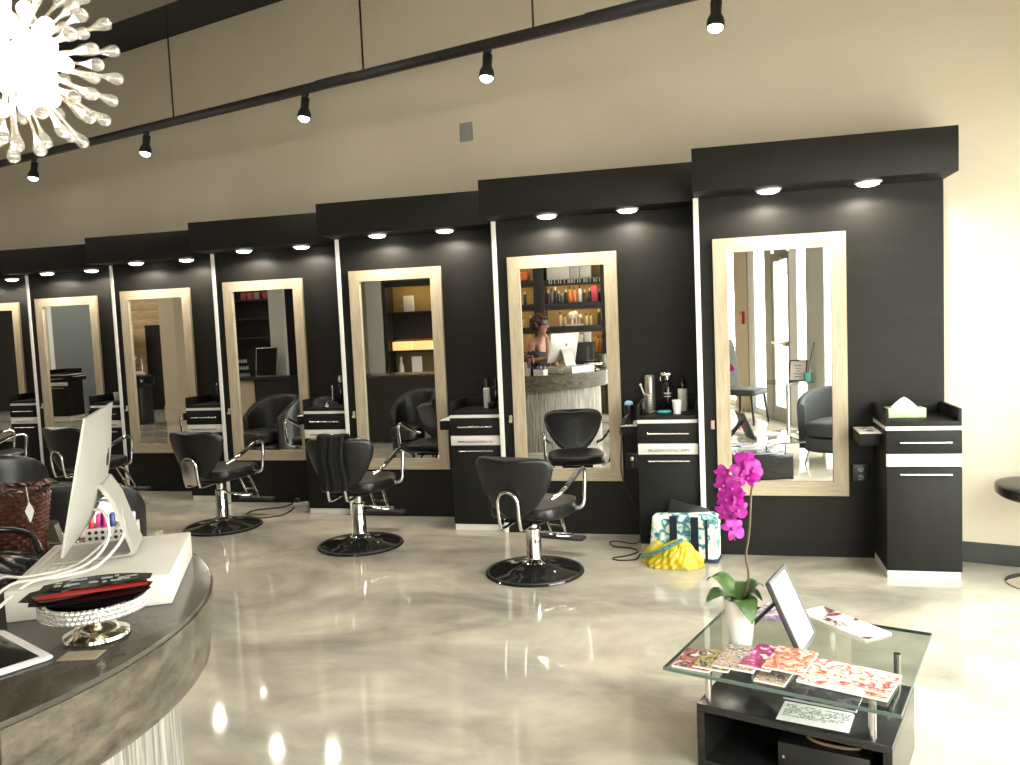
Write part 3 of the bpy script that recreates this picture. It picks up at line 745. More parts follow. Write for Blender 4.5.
MB().grid(120, 40, yf, closed_u=True).build('bag_body', 'yellow', yb_, ang=75)
def yb2(u, v):
    a = 2 * PI * u; r = (1 - v ** 1.7) ** .75; c = 1 + .07 * math.sin(6 * a + 5 * v)
    return Vector((-.13 + .13 * r * c * math.cos(a), .05 + .07 * r * math.sin(a), .16 * v + .002))
MB().grid(40, 14, yb2, closed_u=True).build('side_fold', 'yellow', yb_, ang=75)
tag(MB().tube([(-.24, -.03, .06), (-.10, -.085, .115), (.02, -.06, .165), (.08, -.03, .19)], .030, 10, smooth=5, flat=.45).build('strap', blotch_mat('teal speckled strap', [(.02, .10, .11), (.06, .25, .24), (.01, .04, .07)], 60), yb_), 'teal speckled strap')

# ------------------------------------------------------------------ glass coffee table
TR = math.atan2(-3.026 + 2.756, .629 + .097)
TRZ = math.radians(-19.3)
TO = Vector((.372, -2.692, 0))
ct = thing('coffee_table', 'glass topped coffee table on a black open box base', 'table', TO, TRZ)
TX = Matrix.Translation(TO) @ Matrix.Rotation(TRZ, 4, 'Z'); TXI = TX.inverted()
def tl(x, y, z=0): return TXI @ Vector((x, y, z))
g4 = [tl(*onp) for onp in ((-.091, -2.785), (.648, -3.045), (.862, -2.345))]
gx0, gx1, gy0, gy1 = -.407, .372, -.232, .515
gt = MB().b2((gx0, gy0, .371), (gx1, gy1, .383)).build('glass_top', 'glass', ct)
MB().b2((gx0 - .0025, gy0 - .0025, .371), (gx1 + .0025, gy0, .383)).b2((gx0 - .0025, gy1, .371), (gx1 + .0025, gy1 + .0025, .383)).b2((gx0 - .0025, gy0, .371), (gx0, gy1, .383)).b2((gx1, gy0, .371), (gx1 + .0025, gy1, .383)).build('polished_edge', 'glass_edge', gt)
bx0, bx1, by0, by1, bz = -.318, .335, -.155, .335, .235
mb = MB().b2((bx0, by0, bz - .028), (bx1, by1, bz), .002).b2((bx0, by0, 0), (bx0 + .028, by1, bz - .028)).b2((bx1 - .028, by0, 0), (bx1, by1, bz - .028)).b2((bx0 + .028, by1 - .02, .02), (bx1 - .028, by1, bz - .028)).b2((bx0 + .028, by0, .0), (bx1 - .028, by1 - .02, .028))
mb.build('box_base', mat('black ash veneer', (.016, .016, .016), .22, var=.25, scale=30, stretch=(.3, 1, 1)), ct)
for (x, y) in ((-.285, -.115), (.27, -.12), (.285, .285), (-.27, .29)):
    MB().cyl((x, y, bz), (x, y, .371), .0125, seg=20).build('post', 'steel', ct)

# things lying on the table
MZ = .384
def magazine(pts, label, m, th=.006, z=MZ, group='magazines on the glass table', lift=0):
    P_ = [Vector((x, y, 0)) for x, y in pts]; c = sum(P_, Vector()) / 4
    ex = ((P_[3] - P_[0]) + (P_[2] - P_[1])) / 2; ey = ((P_[1] - P_[0]) + (P_[2] - P_[3])) / 2
    w, h = ex.length, ey.length; rz = math.atan2(ex.y, ex.x)
    r = thing('magazine', label, 'magazine', (c.x, c.y, z), rz, group)
    MB().box((0, 0, th / 2), (w * .995, h * .99, th * .8)).build('pages', 'paper', r, smooth=False)
    def cf(u, v):
        x = (u - .5) * w; y = (v - .5) * h
        return Vector((x, y, th + .0008 + .0022 * math.sin(PI * u) ))
    MB().grid(12, 4, cf, .0006).build('cover', m, r)
    MB().box((0, 0, .0006), (w, h, .0008)).build('back_cover', 'paper', r, smooth=False)
    return r
WH = (.90, .88, .86)
mg = [blotch_mat('magazine cover pink and brown', [WH, (.75, .10, .30), (.55, .30, .16), (.05, .03, .03), WH], 25, .25, seed=1),
      blotch_mat('magazine cover black and green', [WH, (.05, .04, .04), (.75, .60, .30), (.35, .45, .15), (.7, .1, .15)], 28, .25, seed=2),
      blotch_mat('magazine cover white grey and amber', [WH, (.10, .09, .08), (.72, .70, .66), (.65, .36, .15), WH, (.2, .19, .17)], 32, .25, seed=3),
      blotch_mat('magazine cover magenta', [WH, (.74, .02, .40), (.30, .12, .05), (.80, .10, .50), WH], 24, .25, seed=4),
      blotch_mat('magazine cover peach', [(.85, .78, .62), (.80, .50, .30), (.62, .10, .06), (.85, .80, .70), (.8, .3, .4)], 24, .25, seed=5),
      blotch_mat('magazine cover red and white', [WH, (.70, .06, .06), (.84, .70, .60), WH, (.80, .55, .30), (.7, .03, .06)], 22, .25, seed=6),
      blotch_mat('magazine cover white with red corner', [WH, WH, WH, (.80, .70, .66), (.05, .03, .05), (.62, .02, .05)], 11, .25, seed=9.3),
      blotch_mat('magazine cover pale violet', [WH, (.72, .64, .70), (.30, .18, .40), WH, (.70, .4, .4)], 19, .25, seed=8)]
magazine([(-.063, -2.778), (-.010, -2.610), (.115, -2.655), (.075, -2.815)], 'pink and brown magazine at the left end of the front row', mg[0])
magazine([(.010, -2.790), (.060, -2.628), (.175, -2.668), (.140, -2.825)], 'black and green magazine second in the front row', mg[1], z=MZ + .0085)
magazine([(.085, -2.795), (.137, -2.585), (.265, -2.630), (.235, -2.840)], 'black and white magazine in front of the orchid pot', mg[2], z=MZ + .017)
magazine([(.180, -2.795), (.238, -2.600), (.340, -2.637), (.285, -2.845)], 'magenta magazine fourth in the front row', mg[3], z=MZ + .0255)
magazine([(.255, -2.825), (.307, -2.630), (.432, -2.675), (.390, -2.875)], 'peach coloured magazine left of the big red one', mg[4], z=MZ + .034)
magazine([(.374, -2.846), (.419, -2.660), (.690, -2.755), (.632, -2.975)], 'big red and white magazine at the right end of the row', mg[5], z=MZ + .002, th=.010)
magazine([(.22, -2.86), (.265, -2.71), (.36, -2.745), (.32, -2.895)], 'grey magazine under the peach one at the glass edge', mg[2], z=MZ + .0005, th=.005)
magazine([(.461, -2.147), (.489, -2.108), (.737, -2.306), (.652, -2.509)], 'white magazine with red corner at the back of the table', mg[6])
magazine([(.250, -2.245), (.300, -2.045), (.425, -2.095), (.380, -2.32)], 'pale violet magazine behind the standing frame', mg[7])
magazine([(.33, -2.655), (.385, -2.45), (.62, -2.53), (.57, -2.73)], 'dark blue magazine lying on the black box top', blotch_mat('dark blue magazine cover', [(.02, .02, .06), (.05, .05, .12), (.3, .3, .35), (.01, .01, .02)], 10, .25), z=.2355)

# paper with printed lines on the box top
pp = thing('printed_sheet', 'white sheet with grey printed lines on the black box top', 'paper', (.424, -2.775, .2356), math.radians(-16))
MB().prism([(-.118, -.075), (.118, -.075), (.118, .062), (.108, .075), (-.118, .075)], 0, .0008).build('sheet', 'paper', pp, smooth=False)
mb = MB(); random.seed(11)
for row in range(9):
    x = -.105; y = .052 - row * .0105
    while x < .10 - .009 * max(0, row - 4):
        w_ = random.uniform(.004, .016)
        if random.random() > .25: mb.box((x + w_ / 2, y, .0011), (w_, .004 + .003 * random.random(), .0004))
        x += w_ + .003
tag(mb.build('printed_lines', 'grey_plate', pp, smooth=False), 'grey rows of tiny print')
bxc = thing('black_case', 'black case with a tan cord inside the open table base', 'box', TX @ Vector((.10, .03, .029)), TRZ + .06)
MB().box((0, 0, .055), (.30, .26, .11), .005).build('case_body', 'black', bxc)
MB().lathe([(.006, 0), (.005, .004), (0, .004)], (0, 0, 0), 12, Matrix.Translation((-.13, -.13, .06)) @ Matrix.Rotation(PI / 2, 4, 'X')).build('snap', 'steel', bxc)
MB().tube([(-.04, -.03, .118), (-.06, -.07, .118), (.0, -.10, .118), (.10, -.09, .118), (.12, -.02, .118)], .006, 8, smooth=5).build('cord', mat('tan cord', (.24, .17, .09), .6), bxc)

# standing frame
fr = thing('tabletop_frame', 'grey tabletop frame with blank white page and black easel leg', 'picture frame')
Bm = Vector((.4325, -2.5135, .3845)); ex = Vector((.073, .231, 0)).normalized(); up = Vector((-.1105, .035, .263)).normalized()
nz_ = ex.cross(up).normalized()
fr.matrix_world = Matrix(((ex.x, up.x, nz_.x, Bm.x), (ex.y, up.y, nz_.y, Bm.y), (ex.z, up.z, nz_.z, Bm.z), (0, 0, 0, 1)))
fw, fh, bw = .243, .287, .014
MB().b2((-fw / 2, 0, -.012), (-fw / 2 + bw, fh, .004), .002).b2((fw / 2 - bw, 0, -.012), (fw / 2, fh, .004), .002).b2((-fw / 2 + bw, 0, -.012), (fw / 2 - bw, bw, .004), .002).b2((-fw / 2 + bw, fh - bw, -.012), (fw / 2 - bw, fh, .004), .002).build('frame_border', 'grey_frame', fr)
MB().b2((-fw / 2 + bw, bw, -.004), (fw / 2 - bw, fh - bw, -.001)).build('page', 'paper', fr, smooth=False)
MB().b2((-fw / 2 + .004, .004, -.016), (fw / 2 - .004, fh - .004, -.012)).build('backing', 'black', fr, smooth=False)
inv = fr.matrix_world.inverted()
top = Vector((0, .20, -.016)); foot = inv @ (Bm + Vector((-.245, .07, .0)))
d_ = (foot - top)
MB().prism([(-.038, -.014), (.038, -.014), (.038, .014), (-.038, .014)], 0, 1).build('easel_leg', 'black', fr)
lg = [c for c in fr.children if c.name.startswith('easel_leg')][0]
# build the leg as a flat bar from the hinge to the table
me = lg.data
for v in me.vertices:
    t = v.co.z; p = top.lerp(foot, t)
    v.co = p + Vector((v.co.x * (1 + .5 * t), v.co.y * .0, v.co.y))

# ------------------------------------------------------------------ orchid
oc = thing('potted_orchid', 'magenta orchid in a white pot on the glass table', 'potted plant', (.185, -2.527, .3845))
MB().lathe([(.040, 0), (.043, .003), (.060, .165), (.061, .178), (.056, .178), (.054, .16), (.0, .155)], (0, 0, 0), 40).build('pot', 'pot', oc)
MB().lathe([(0, .160), (.03, .163), (.053, .158)], (0, 0, 0), 24, cap=False).build('moss', 'leaf', oc)
def leaf(base, dirv, ln, wd, rise, droop, name='leaf'):
    d = Vector(dirv).normalized(); sd = d.cross(Vector((0, 0, 1))).normalized()
    def f(u, v):
        t = v; w = wd * math.sin(PI * min(1, .12 + .88 * t)) ** .7 * (1 - .2 * t)
        c = Vector(base) + d * ln * t + Vector((0, 0, rise * math.sin(t * PI * .6) - droop * t * t))
        return c + sd * (u - .5) * 2 * w + Vector((0, 0, (.14 * abs(u - .5) * 2 * w)))
    MB().grid(8, 16, f, .004).build(name, 'leaf', oc, ang=70)
leaf((-.01, 0, .165), (-.85, -.40, 0), .125, .062, .06, .05)
leaf((-.01, 0, .165), (-.55, .3, 0), .125, .054, .11, .05)
leaf((.01, 0, .165), (.75, .30, 0), .085, .046, .09, .04)
leaf((.0, -.01, .165), (.35, -.8, 0), .10, .052, .05, .10)
leaf((.01, 0, .165), (.9, -.25, 0), .075, .044, .06, .05)
leaf((-.01, 0, .165), (.1, .8, 0), .10, .03, .07, .03)
stem = [(.015, 0, .16), (.034, 0, .26), (.026, 0, .34), (.038, 0, .42), (.046, .0, .52), (.050, 0, .58), (.058, 0, .62)]
MB().tube(stem, [.0042] * 31, 8, smooth=5).build('stem', 'stem', oc)
spray = [(.058, 0, .62), (.06, -.01, .635), (.042, -.02, .66), (.02, -.03, .67), (-.023, -.035, .62), (-.038, -.04, .54), (-.028, -.045, .45), (-.013, -.045, .41)]
MB().tube(spray, [.0026] * 36, 6, smooth=5).tube([(.058, 0, .62), (.085, 0, .626)], .003, 6).build('flower_stalk', 'stem', oc)
random.seed(5)
def flower(c, face, s, roll):
    z = Vector(face).normalized(); x = z.orthogonal().normalized(); y = z.cross(x)
    R0 = Matrix((x, y, z)).transposed().to_4x4(); M = Matrix.Translation(c) @ R0 @ Matrix.Rotation(roll, 4, 'Z')
    mb = MB()
    for a, ln, wd in ((90, 1, .62), (20, 1.05, .95), (160, 1.05, .95), (-50, .95, .58), (-130, .95, .58)):
        A = Matrix.Rotation(math.radians(a), 4, 'Z')
        def f(u, v, ln=ln, wd=wd):
            w = wd * s * .5 * math.sin(PI * min(.98, .10 + .88 * v)) ** .6
            return Vector((ln * s * v, (u - .5) * 2 * w, s * (.10 * math.sin(v * PI) - .12 * v * v) + .12 * abs(u - .5) * w))
        mb.grid(6, 8, f, .0012, M=M @ A)
    fo = mb.build('flower', 'magenta', oc, ang=80)
    MB().superell((0, -.12 * s, .16 * s), (.30 * s, .34 * s, .34 * s), .9, .9, 14, 8, M=M).build('lip', 'magenta_dark', fo)
FW = None
def wpx(px, py, y):
    # a point seen through the photograph's camera axis at depth plane y (room units)
    return None
fl = [(.012, -.03, .690), (-.010, -.045, .655), (.020, -.045, .645), (-.075, -.03, .655), (-.070, -.04, .615), (-.040, -.045, .605), (-.062, -.045, .560), (-.030, -.05, .570), (-.070, -.045, .515), (-.022, -.055, .525), (-.042, -.055, .455), (.032, -.04, .670)]
fs = [.046, .040, .036, .030, .036, .040, .038, .036, .036, .038, .044, .040]
for i, (c, s) in enumerate(zip(fl, fs)):
    flower((c[0] + .022, c[1], c[2] + .004),  (random.uniform(-.5, .5), -1, random.uniform(-.2, .5)), s * 1.12, random.uniform(-.5, .5) + PI / 2)
# ------------------------------------------------------------------ reception desk (round pod) and what stands on it
CX, CY, CRAD, CZ = -2.128, -4.215, 1.004, .95
dk = thing('reception_desk', 'round reception desk with grey brown stone counter and streaked white base', 'reception desk', (CX, CY, 0))
def arc(r0, r1, a0, a1, z0, z1, n=96, rb0=None, rb1=None, mb=None, top_m=None, side_m=0):
    mb = mb or MB(); rb0 = r0 if rb0 is None else rb0; rb1 = r1 if rb1 is None else rb1
    rows = []
    for i in range(n + 1):
        a = math.radians(a0 + (a1 - a0) * i / n); c, s = math.cos(a), math.sin(a)
        rows.append([mb.bm.verts.new((r * c, r * s, z)) for r, z in ((rb0, z0), (rb1, z0), (r1, z1), (r0, z1))])
    for p, q in zip(rows, rows[1:]):
        for i in range(4):
            j = (i + 1) % 4; f = mb.bm.faces.new((p[i], q[i], q[j], p[j])); f.material_index = mb.mi
            if i == 2 and top_m is not None: f.material_index = top_m
    for rw in (rows[0], rows[-1]): mb.bm.faces.new(rw)
    return mb
AA0, AA1 = -17.5, 172
arc(.44, CRAD - .006, AA0, AA1, CZ - .012, CZ).build('countertop', 'counter_top', dk)
arc(.47, CRAD, AA0, AA1, CZ - .19, CZ - .012, rb1=.986).build('apron', 'counter', dk)
arc(.85, .890, AA0 + 3, AA1, 0, CZ - .19).build('base_panel', 'desk_base', dk)
arc(.44, .50, AA0, AA1, 0, CZ - .19).build('inner_panel', 'cab', dk)
# short end block at the near end of the counter
MB().superell((0, 0, .09), (.13, .13, .18), .12, .9, 32, 12).build('x', 'counter', None).name = 'stone_planter'
sp = bpy.data.objects['stone_planter']; sp.location = (-1.245, -4.545, CZ - .075 + .075); sp.data.name = 'stone_planter'
tag(sp, 'grey stone pot at the lower left photo edge on the counter end', 'pot')

# white riser under the computer
RZR = math.atan2(-3.871 + 4.056, -1.259 + 1.60)
rs = thing('monitor_riser', 'white low box under the desktop computer with grooved left end', 'monitor stand', (-1.671, -3.766, CZ), RZR)
rs.location = ((-1.60 - 1.50) / 2, (-4.056 - 3.472) / 2, CZ)
MB().box((0, 0, .04), (.388, .466, .08), .004).build('riser_box', 'white', rs)
mb = MB()
for i in range(9): mb.box((-.178 + i * .021, .05, .0806), (.005, .30, .0012))
mb.build('groove', mat('grooves in the riser', (.42, .38, .32), .6), rs, smooth=False)

# desktop computer seen from behind
IR = math.radians(-57.76)
im = thing('desktop_computer', 'thin white desktop computer seen from behind on its angled stand', 'computer', (-1.662, -3.74, CZ + .08), IR)
IW, IH, TL = .53, .362, .218
TM = Matrix.Translation((0, 0, .06)) @ Matrix.Rotation(-TL, 4, 'X')
mb = MB()
def backf(u, v):
    x = (u - .5) * IW; z = v * IH
    e = (1 - (2 * u - 1) ** 2) * (1 - (2 * v - 1) ** 2)
    return TM @ Vector((x, .005 + .040 * max(0, e) ** .8, z))
mb.grid(40, 32, backf)
def frontf(u, v): return TM @ Vector(((u - .5) * IW, -.001, v * IH))
mb.grid(1, 1, frontf)
mb.mi = 0
for (a, b) in (((-IW / 2, -.001, 0), (-IW / 2 + .0, .005, IH)), ((IW / 2, -.001, 0), (IW / 2, .005, IH))):
    p = [TM @ Vector(q) for q in ((a[0], -.001, 0), (a[0], .005, 0), (a[0], .005, IH), (a[0], -.001, IH))]
    mb.bm.faces.new([mb.bm.verts.new(q) for q in p])
for z in (0, IH):
    p = [TM @ Vector(q) for q in ((-IW / 2, -.001, z), (IW / 2, -.001, z), (IW / 2, .005, z), (-IW / 2, .005, z))]
    mb.bm.faces.new([mb.bm.verts.new(q) for q in p])
hs = mb.build('housing', 'alu', im, ang=50)
MB().box((0, -.0022, IH / 2 + .035), (IW - .03, .002, IH - .10), 0, TM).build('screen', 'gloss_black', im, smooth=False)
# fruit shaped emblem on the back
em = MB()
def ap(t):
    a = t * 2 * PI
    r = .021 * (1 + .10 * math.cos(2 * a) * 0 - .10 * abs(math.cos(a)) ** 8 * 0)
    x = r * math.cos(a) * .95; z = r * math.sin(a)
    if z > 0: z -= .006 * math.exp(-(x / .006) ** 2)
    else: z += .003 * math.exp(-(x / .006) ** 2)
    dx = x - .027; dz = z - .003
    dd = math.hypot(dx, dz)
    if dd < .0125: x = .027 + dx / dd * .0125; z = .003 + dz / dd * .0125
    return (x, z)
yb = .005 + .040 * (1 - (2 * .62 - 1) ** 2) ** .8 + .0008
EM = TM @ Matrix.Translation((0, yb, IH * .62)) @ Matrix.Rotation(PI / 2 + .11, 4, 'X') @ Matrix.Scale(-1, 4, (1, 0, 0))
em.prism([(x, -z) if 0 else (x, z) for x, z in [ap(i / 72) for i in range(72)]], -.0012, .0006, EM @ Matrix.Scale(-1, 4, (0, 0, 1)))
lfp = [(.0, .019), (.003, .027), (.010, .031), (.010, .027), (.006, .021)]
em.prism(lfp, -.0012, .0006, EM @ Matrix.Scale(-1, 4, (0, 0, 1)))
em.build('emblem', 'black', im, smooth=False)
mb = MB()
prof = [(.052, .222), (.085, .21), (.112, .160), (.150, .030), (.158, .012), (.150, .004), (.10, .002), (-.055, .002)]
inn = [(.046, .212), (.076, .20), (.103, .155), (.139, .032), (.143, .016), (.138, .009), (.10, .008), (-.055, .007)]
def stand(w0):
    a = prof + inn[::-1]
    L = [mb.bm.verts.new((-w0, y, z)) for y, z in a]; R = [mb.bm.verts.new((w0, y, z)) for y, z in a]
    n = len(prof)
    for i in range(n - 1):
        j = len(a) - 1 - i
        mb.bm.faces.new((L[i], L[i + 1], L[j - 1], L[j])); mb.bm.faces.new((R[i], R[i + 1], R[j - 1], R[j]))
    for i in range(len(a)):
        j = (i + 1) % len(a); mb.bm.faces.new((L[i], L[j], R[j], R[i]))
stand(.095)
mb.build('stand', 'alu', im)
tag(MB().lathe([(.017, 0), (.017, .003)], (0, 0, 0), 24, Matrix.Translation((0, .124, .095)) @ Matrix.Rotation(math.radians(-70), 4, 'X')).build('cable_hole', 'black', im), 'dark cable hole')
# cables
def cable(pts, label, r=.0038, name='white_cable'):
    tag(MB().tube(pts, r, 8, smooth=6).build(name, 'white', None), label, 'cable', 'white computer cables')
def iml(x, y, z):
    c, s = math.cos(IR), math.sin(IR)
    return (-1.662 + c * x - s * y, -3.74 + s * x + c * y, CZ + .08 + z)
cable([iml(.06, .035, .14), iml(.075, .08, .13), iml(.10, .09, .06), iml(.15, .04, .008), iml(.24, -.05, .006), (-1.62, -4.03, CZ + .086), (-1.66, -4.12, CZ + .03), (-1.70, -4.20, CZ + .006), (-1.80, -4.28, CZ + .006)], 'white cable running over the front left riser corner', .0042)
cable([iml(.04, .04, .16), iml(.05, .10, .15), iml(.09, .13, .07), iml(.17, .07, .006), iml(.24, .0, .006), (-1.58, -4.02, CZ + .086), (-1.64, -4.14, CZ + .01), (-1.74, -4.26, CZ + .006)], 'white cable hanging under the screen across the riser', .0042)
cable([iml(-.02, .04, .15), iml(-.01, .09, .16), iml(.05, .12, .10), iml(.12, .02, .008), iml(.20, -.09, .006), (-1.70, -3.99, CZ + .086), (-1.74, -4.05, CZ + .02), (-1.82, -4.12, CZ + .006)], 'white cable nearest the grooved riser end', .0036)

# crystal cake stand with cards
cs = thing('cake_stand', 'silver cake stand with crystal beaded rim near the counter edge', 'cake stand', (-1.307, -4.105, CZ))
MB().lathe([(.070, 0), (.074, .004), (.072, .010), (.060, .015), (.052, .017), (.046, .026), (.030, .032), (.017, .042), (.012, .056), (.014, .072), (.024, .084), (.10, .090), (.10, .094), (0, .094)], (0, 0, 0), 56).build('stand_body', 'silver', cs)
mb = MB(); random.seed(2)
for row in range(3):
    for i in range(60):
        a = 2 * PI * (i + .5 * (row % 2)) / 60
        mb.sphere((.113 * math.cos(a), .113 * math.sin(a), .070 + row * .0105), .0062, 6)
tag(mb.build('crystal_rim', 'crystal', cs), 'sparkling crystal bead rim')
CTP = .0955
cols = [('black and grey', mat('glossy black card', (.012, .012, .013), .12)), ('dark grey', mat('dark grey card', (.05, .05, .05), .2)), ('black', MT['gloss_black']), ('grey', mat('grey card', (.18, .17, .16), .25)), ('red', mat('red card', (.62, .02, .015), .35)), ('glossy black', MT['gloss_black'])]
names = ['black card at the bottom of the stack on the cake stand', 'dark grey card low in the stack on the cake stand', 'long black card across the cake stand', 'grey patterned card on the cake stand', 'red card showing through the stack on the cake stand', 'glossy black card on top of the cake stand']
angs = [10, 40, 24, 60, 36, 30]
for i, ((cn, m_), lab) in enumerate(zip(cols, names)):
    z = CZ + CTP + .004 + i * .0042
    off = [(0, 0), (-.01, .0), (-.012, -.005), (-.03, .0), (.018, -.022), (-.012, .028)][i]
    dims = [(.235, .20), (.25, .17), (.275, .16), (.20, .13), (.235, .05), (.24, .10)][i]
    o = thing('flyer_card', lab, 'card', (-1.307 + off[0], -4.105 + off[1], z), math.radians(angs[i]), 'cards stacked on the cake stand')
    def cfn(u, v, d=dims): return Vector(((u - .5) * d[0], (v - .5) * d[1] * (1 - .55 * (2 * u - 1) ** 2), .003 * math.sin(u * PI)))
    MB().grid(20, 6, cfn, .0022).build('card', m_, o)
    if i in (3, 5):
        mb = MB(); random.seed(i)
        for q in range(14):
            mb.box((random.uniform(-.35, .35) * dims[0], random.uniform(-.25, .25) * dims[1], .0045), (random.uniform(.008, .028), random.uniform(.004, .010), .0022))
        mb.build('printed_mark', 'grey_plate', o, smooth=False)

# tablet at the photo edge
tbz = math.atan2(-4.102 + 4.234, -1.581 + 1.305)
tb2 = thing('tablet', 'white tablet with black screen lying on the counter', 'tablet', (0, 0, 0))
e1 = Vector((-.276, .132, 0)).normalized(); e2 = Vector((e1.y * -1, e1.x, 0)); e2 = e2 if e2.dot(Vector((0.02, -.15, 0))) > 0 else -e2
org = Vector((-1.300, -4.238, CZ))
cen = org + e1 * .15 + e2 * .108
tb2.location = cen; tb2.rotation_euler = (0, 0, math.atan2(e1.y, e1.x))
MB().superell((0, 0, .004), (.30, .216, .008), .3, .12, 48, 8).build('shell', mat('bright white plastic', (.86, .85, .83), .3), tb2)
MB().box((0, 0, .0082), (.245, .168, .0008)).build('screen', 'gloss_black', tb2, smooth=False)
bc = MB().box((0, 0, .001), (.085, .05, .0012)).build('business_card', mat('tan card', (.34, .28, .20), .5), None, loc=(-1.255, -4.215, CZ), rot=(0, 0, .25)); tag(bc, 'tan card beside the tablet corner on the counter', 'card')

# pen holder with bright pens
ph = thing('pen_holder', 'white perforated holder behind the computer stand', 'pen holder', (-1.865, -3.36, CZ), math.radians(25))
MB().b2((-.075, -.045, 0), (.075, .045, .006)).b2((-.075, -.045, .006), (.075, -.041, .07), .001).b2((-.075, .041, .006), (.075, .045, .07), .001).b2((-.075, -.041, .006), (-.071, .041, .07)).b2((.071, -.041, .006), (.075, .041, .07)).build('holder_box', 'white', ph)
mb = MB()
for i in range(7):
    for j in range(3): mb.lathe([(.006, 0), (.006, .001)], (0, 0, 0), 10, Matrix.Translation((-.06 + .02 * i, -.0455, .018 + j * .019)) @ Matrix.Rotation(PI / 2, 4, 'X'))
mb.build('perforations', 'black', ph)
random.seed(21)
pcl = [('red', (.60, .03, .05)), ('pink', (.75, .05, .30)), ('navy blue', (.03, .06, .30)), ('magenta', (.60, .02, .32)), ('blue', (.05, .14, .45)), ('dark blue', (.02, .03, .15)), ('pale blue', (.25, .35, .60)), ('black', (.01, .01, .01)), ('violet', (.16, .05, .35)), ('grey', (.4, .4, .42))]
for i, (cn, cc) in enumerate(pcl):
    x = -.06 + .0135 * i; y = random.uniform(-.03, .03)
    q = Matrix.Rotation(math.radians(25), 4, 'Z') @ Vector((x, y, 0))
    o = thing('pen', cn + ' capped pen in the white perforated holder', 'pen', (-1.865 + q.x, -3.36 + q.y, CZ + .0065), 0, 'pens in the white holder', (random.uniform(-.08, .08), random.uniform(-.08, .08), 0))
    MB().lathe([(.005, 0), (.006, .004), (.006, .06)], (0, 0, 0), 12).build('barrel', 'white', o)
    MB().lathe([(.0075, .06), (.0085, .065), (.0085, .098), (.006, .103), (0, .104)], (0, 0, 0), 12, cap=False).build('cap', mat(cn + ' pen cap', cc, .3), o)
tag(MB().lathe([(.03, 0), (.045, .012), (.05, .04), (.048, .06), (.046, .058), (.046, .04), (.04, .014), (0, .006)], (0, 0, 0), 28).build('glass_bowl', 'clear', None, loc=(-1.63, -3.40, CZ)), 'small clear glass bowl behind the white riser', 'bowl')

# wicker basket
bs = thing('wicker_basket', 'reddish brown wicker basket on the counter at the left photo edge', 'basket', (-2.135, -3.52, CZ), math.radians(20)); bs.scale = (.84, .84, .97)
nh = 19; rows = 15; mb = MB()
def bring(z):  # rounded rectangle section growing upward
    t = z / .21; return .115 + .035 * t, .085 + .03 * t
for j in range(rows):
    z = .008 + .0138 * j; a_, b_ = bring(z)
    pts = []
    for i in range(nh * 4):
        t = 2 * PI * i / (nh * 4)
        w_ = .006 * math.sin(nh * t * 1.0 + (PI if j % 2 else 0))
        c, s = math.cos(t), math.sin(t); c = math.copysign(abs(c) ** .7, c); s = math.copysign(abs(s) ** .7, s)
        pts.append(((a_ + w_) * c, (b_ + w_) * s, z))
    mb.tube(pts, .0062, 6, True)
mb.build('weave', 'wicker', bs)
mb = MB()
for i in range(nh * 2):
    t = 2 * PI * (i + .5) / (nh * 2)
    c, s = math.cos(t), math.sin(t); c = math.copysign(abs(c) ** .7, c); s = math.copysign(abs(s) ** .7, s)
    a0, b0 = bring(0); a1, b1 = bring(.215)
    mb.tube([(a0 * c, b0 * s, 0), (a1 * c, b1 * s, .215)], .004, 6)
mb.b2((-.11, -.08, 0), (.11, .08, .008)); mb.build('stakes', 'wicker', bs)
mb = MB(); a1, b1 = bring(.215)
for ph_ in (0, PI):
    pts = []
    for i in range(72):
        t = 2 * PI * i / 72; c, s = math.cos(t), math.sin(t); c = math.copysign(abs(c) ** .7, c); s = math.copysign(abs(s) ** .7, s)
        w_ = math.sin(20 * t + ph_)
        pts.append(((a1 + .006 * w_) * c, (b1 + .006 * w_) * s, .222 + .006 * math.cos(20 * t + ph_) + .02 * abs(math.cos(t)) ** 6))
    mb.tube(pts, .0075, 6, True)
mb.build('rim', 'wicker', bs)
mb = MB()
for ph_ in (0, PI):
    pts = []
    for i in range(30):
        t = PI * i / 29; w_ = .006
        pts.append((-.055 * math.cos(t) + w_ * math.sin(12 * t + ph_) * .5, -b1 - .002 + w_ * math.cos(12 * t + ph_), .225 + .055 * math.sin(t)))
    mb.tube(pts, .006, 6)
mb.build('handle', 'wicker', bs)
tg = thing('price_tag', 'white diamond shaped tag tied to the basket rim', 'tag', (-1.985, -3.575, CZ + .165), math.radians(35))
MB().prism([(-.013, 0), (0, -.04), (.013, 0), (0, .03)], -.0006, .0006, Matrix.Rotation(PI / 2, 4, 'X')).build('tag_card', 'paper', tg, smooth=False)
MB().tube([(0, 0, .028), (-.002, 0, .05), (-.006, .012, .075)], .0018, 6, smooth=3).build('tag_string', 'white', tg)

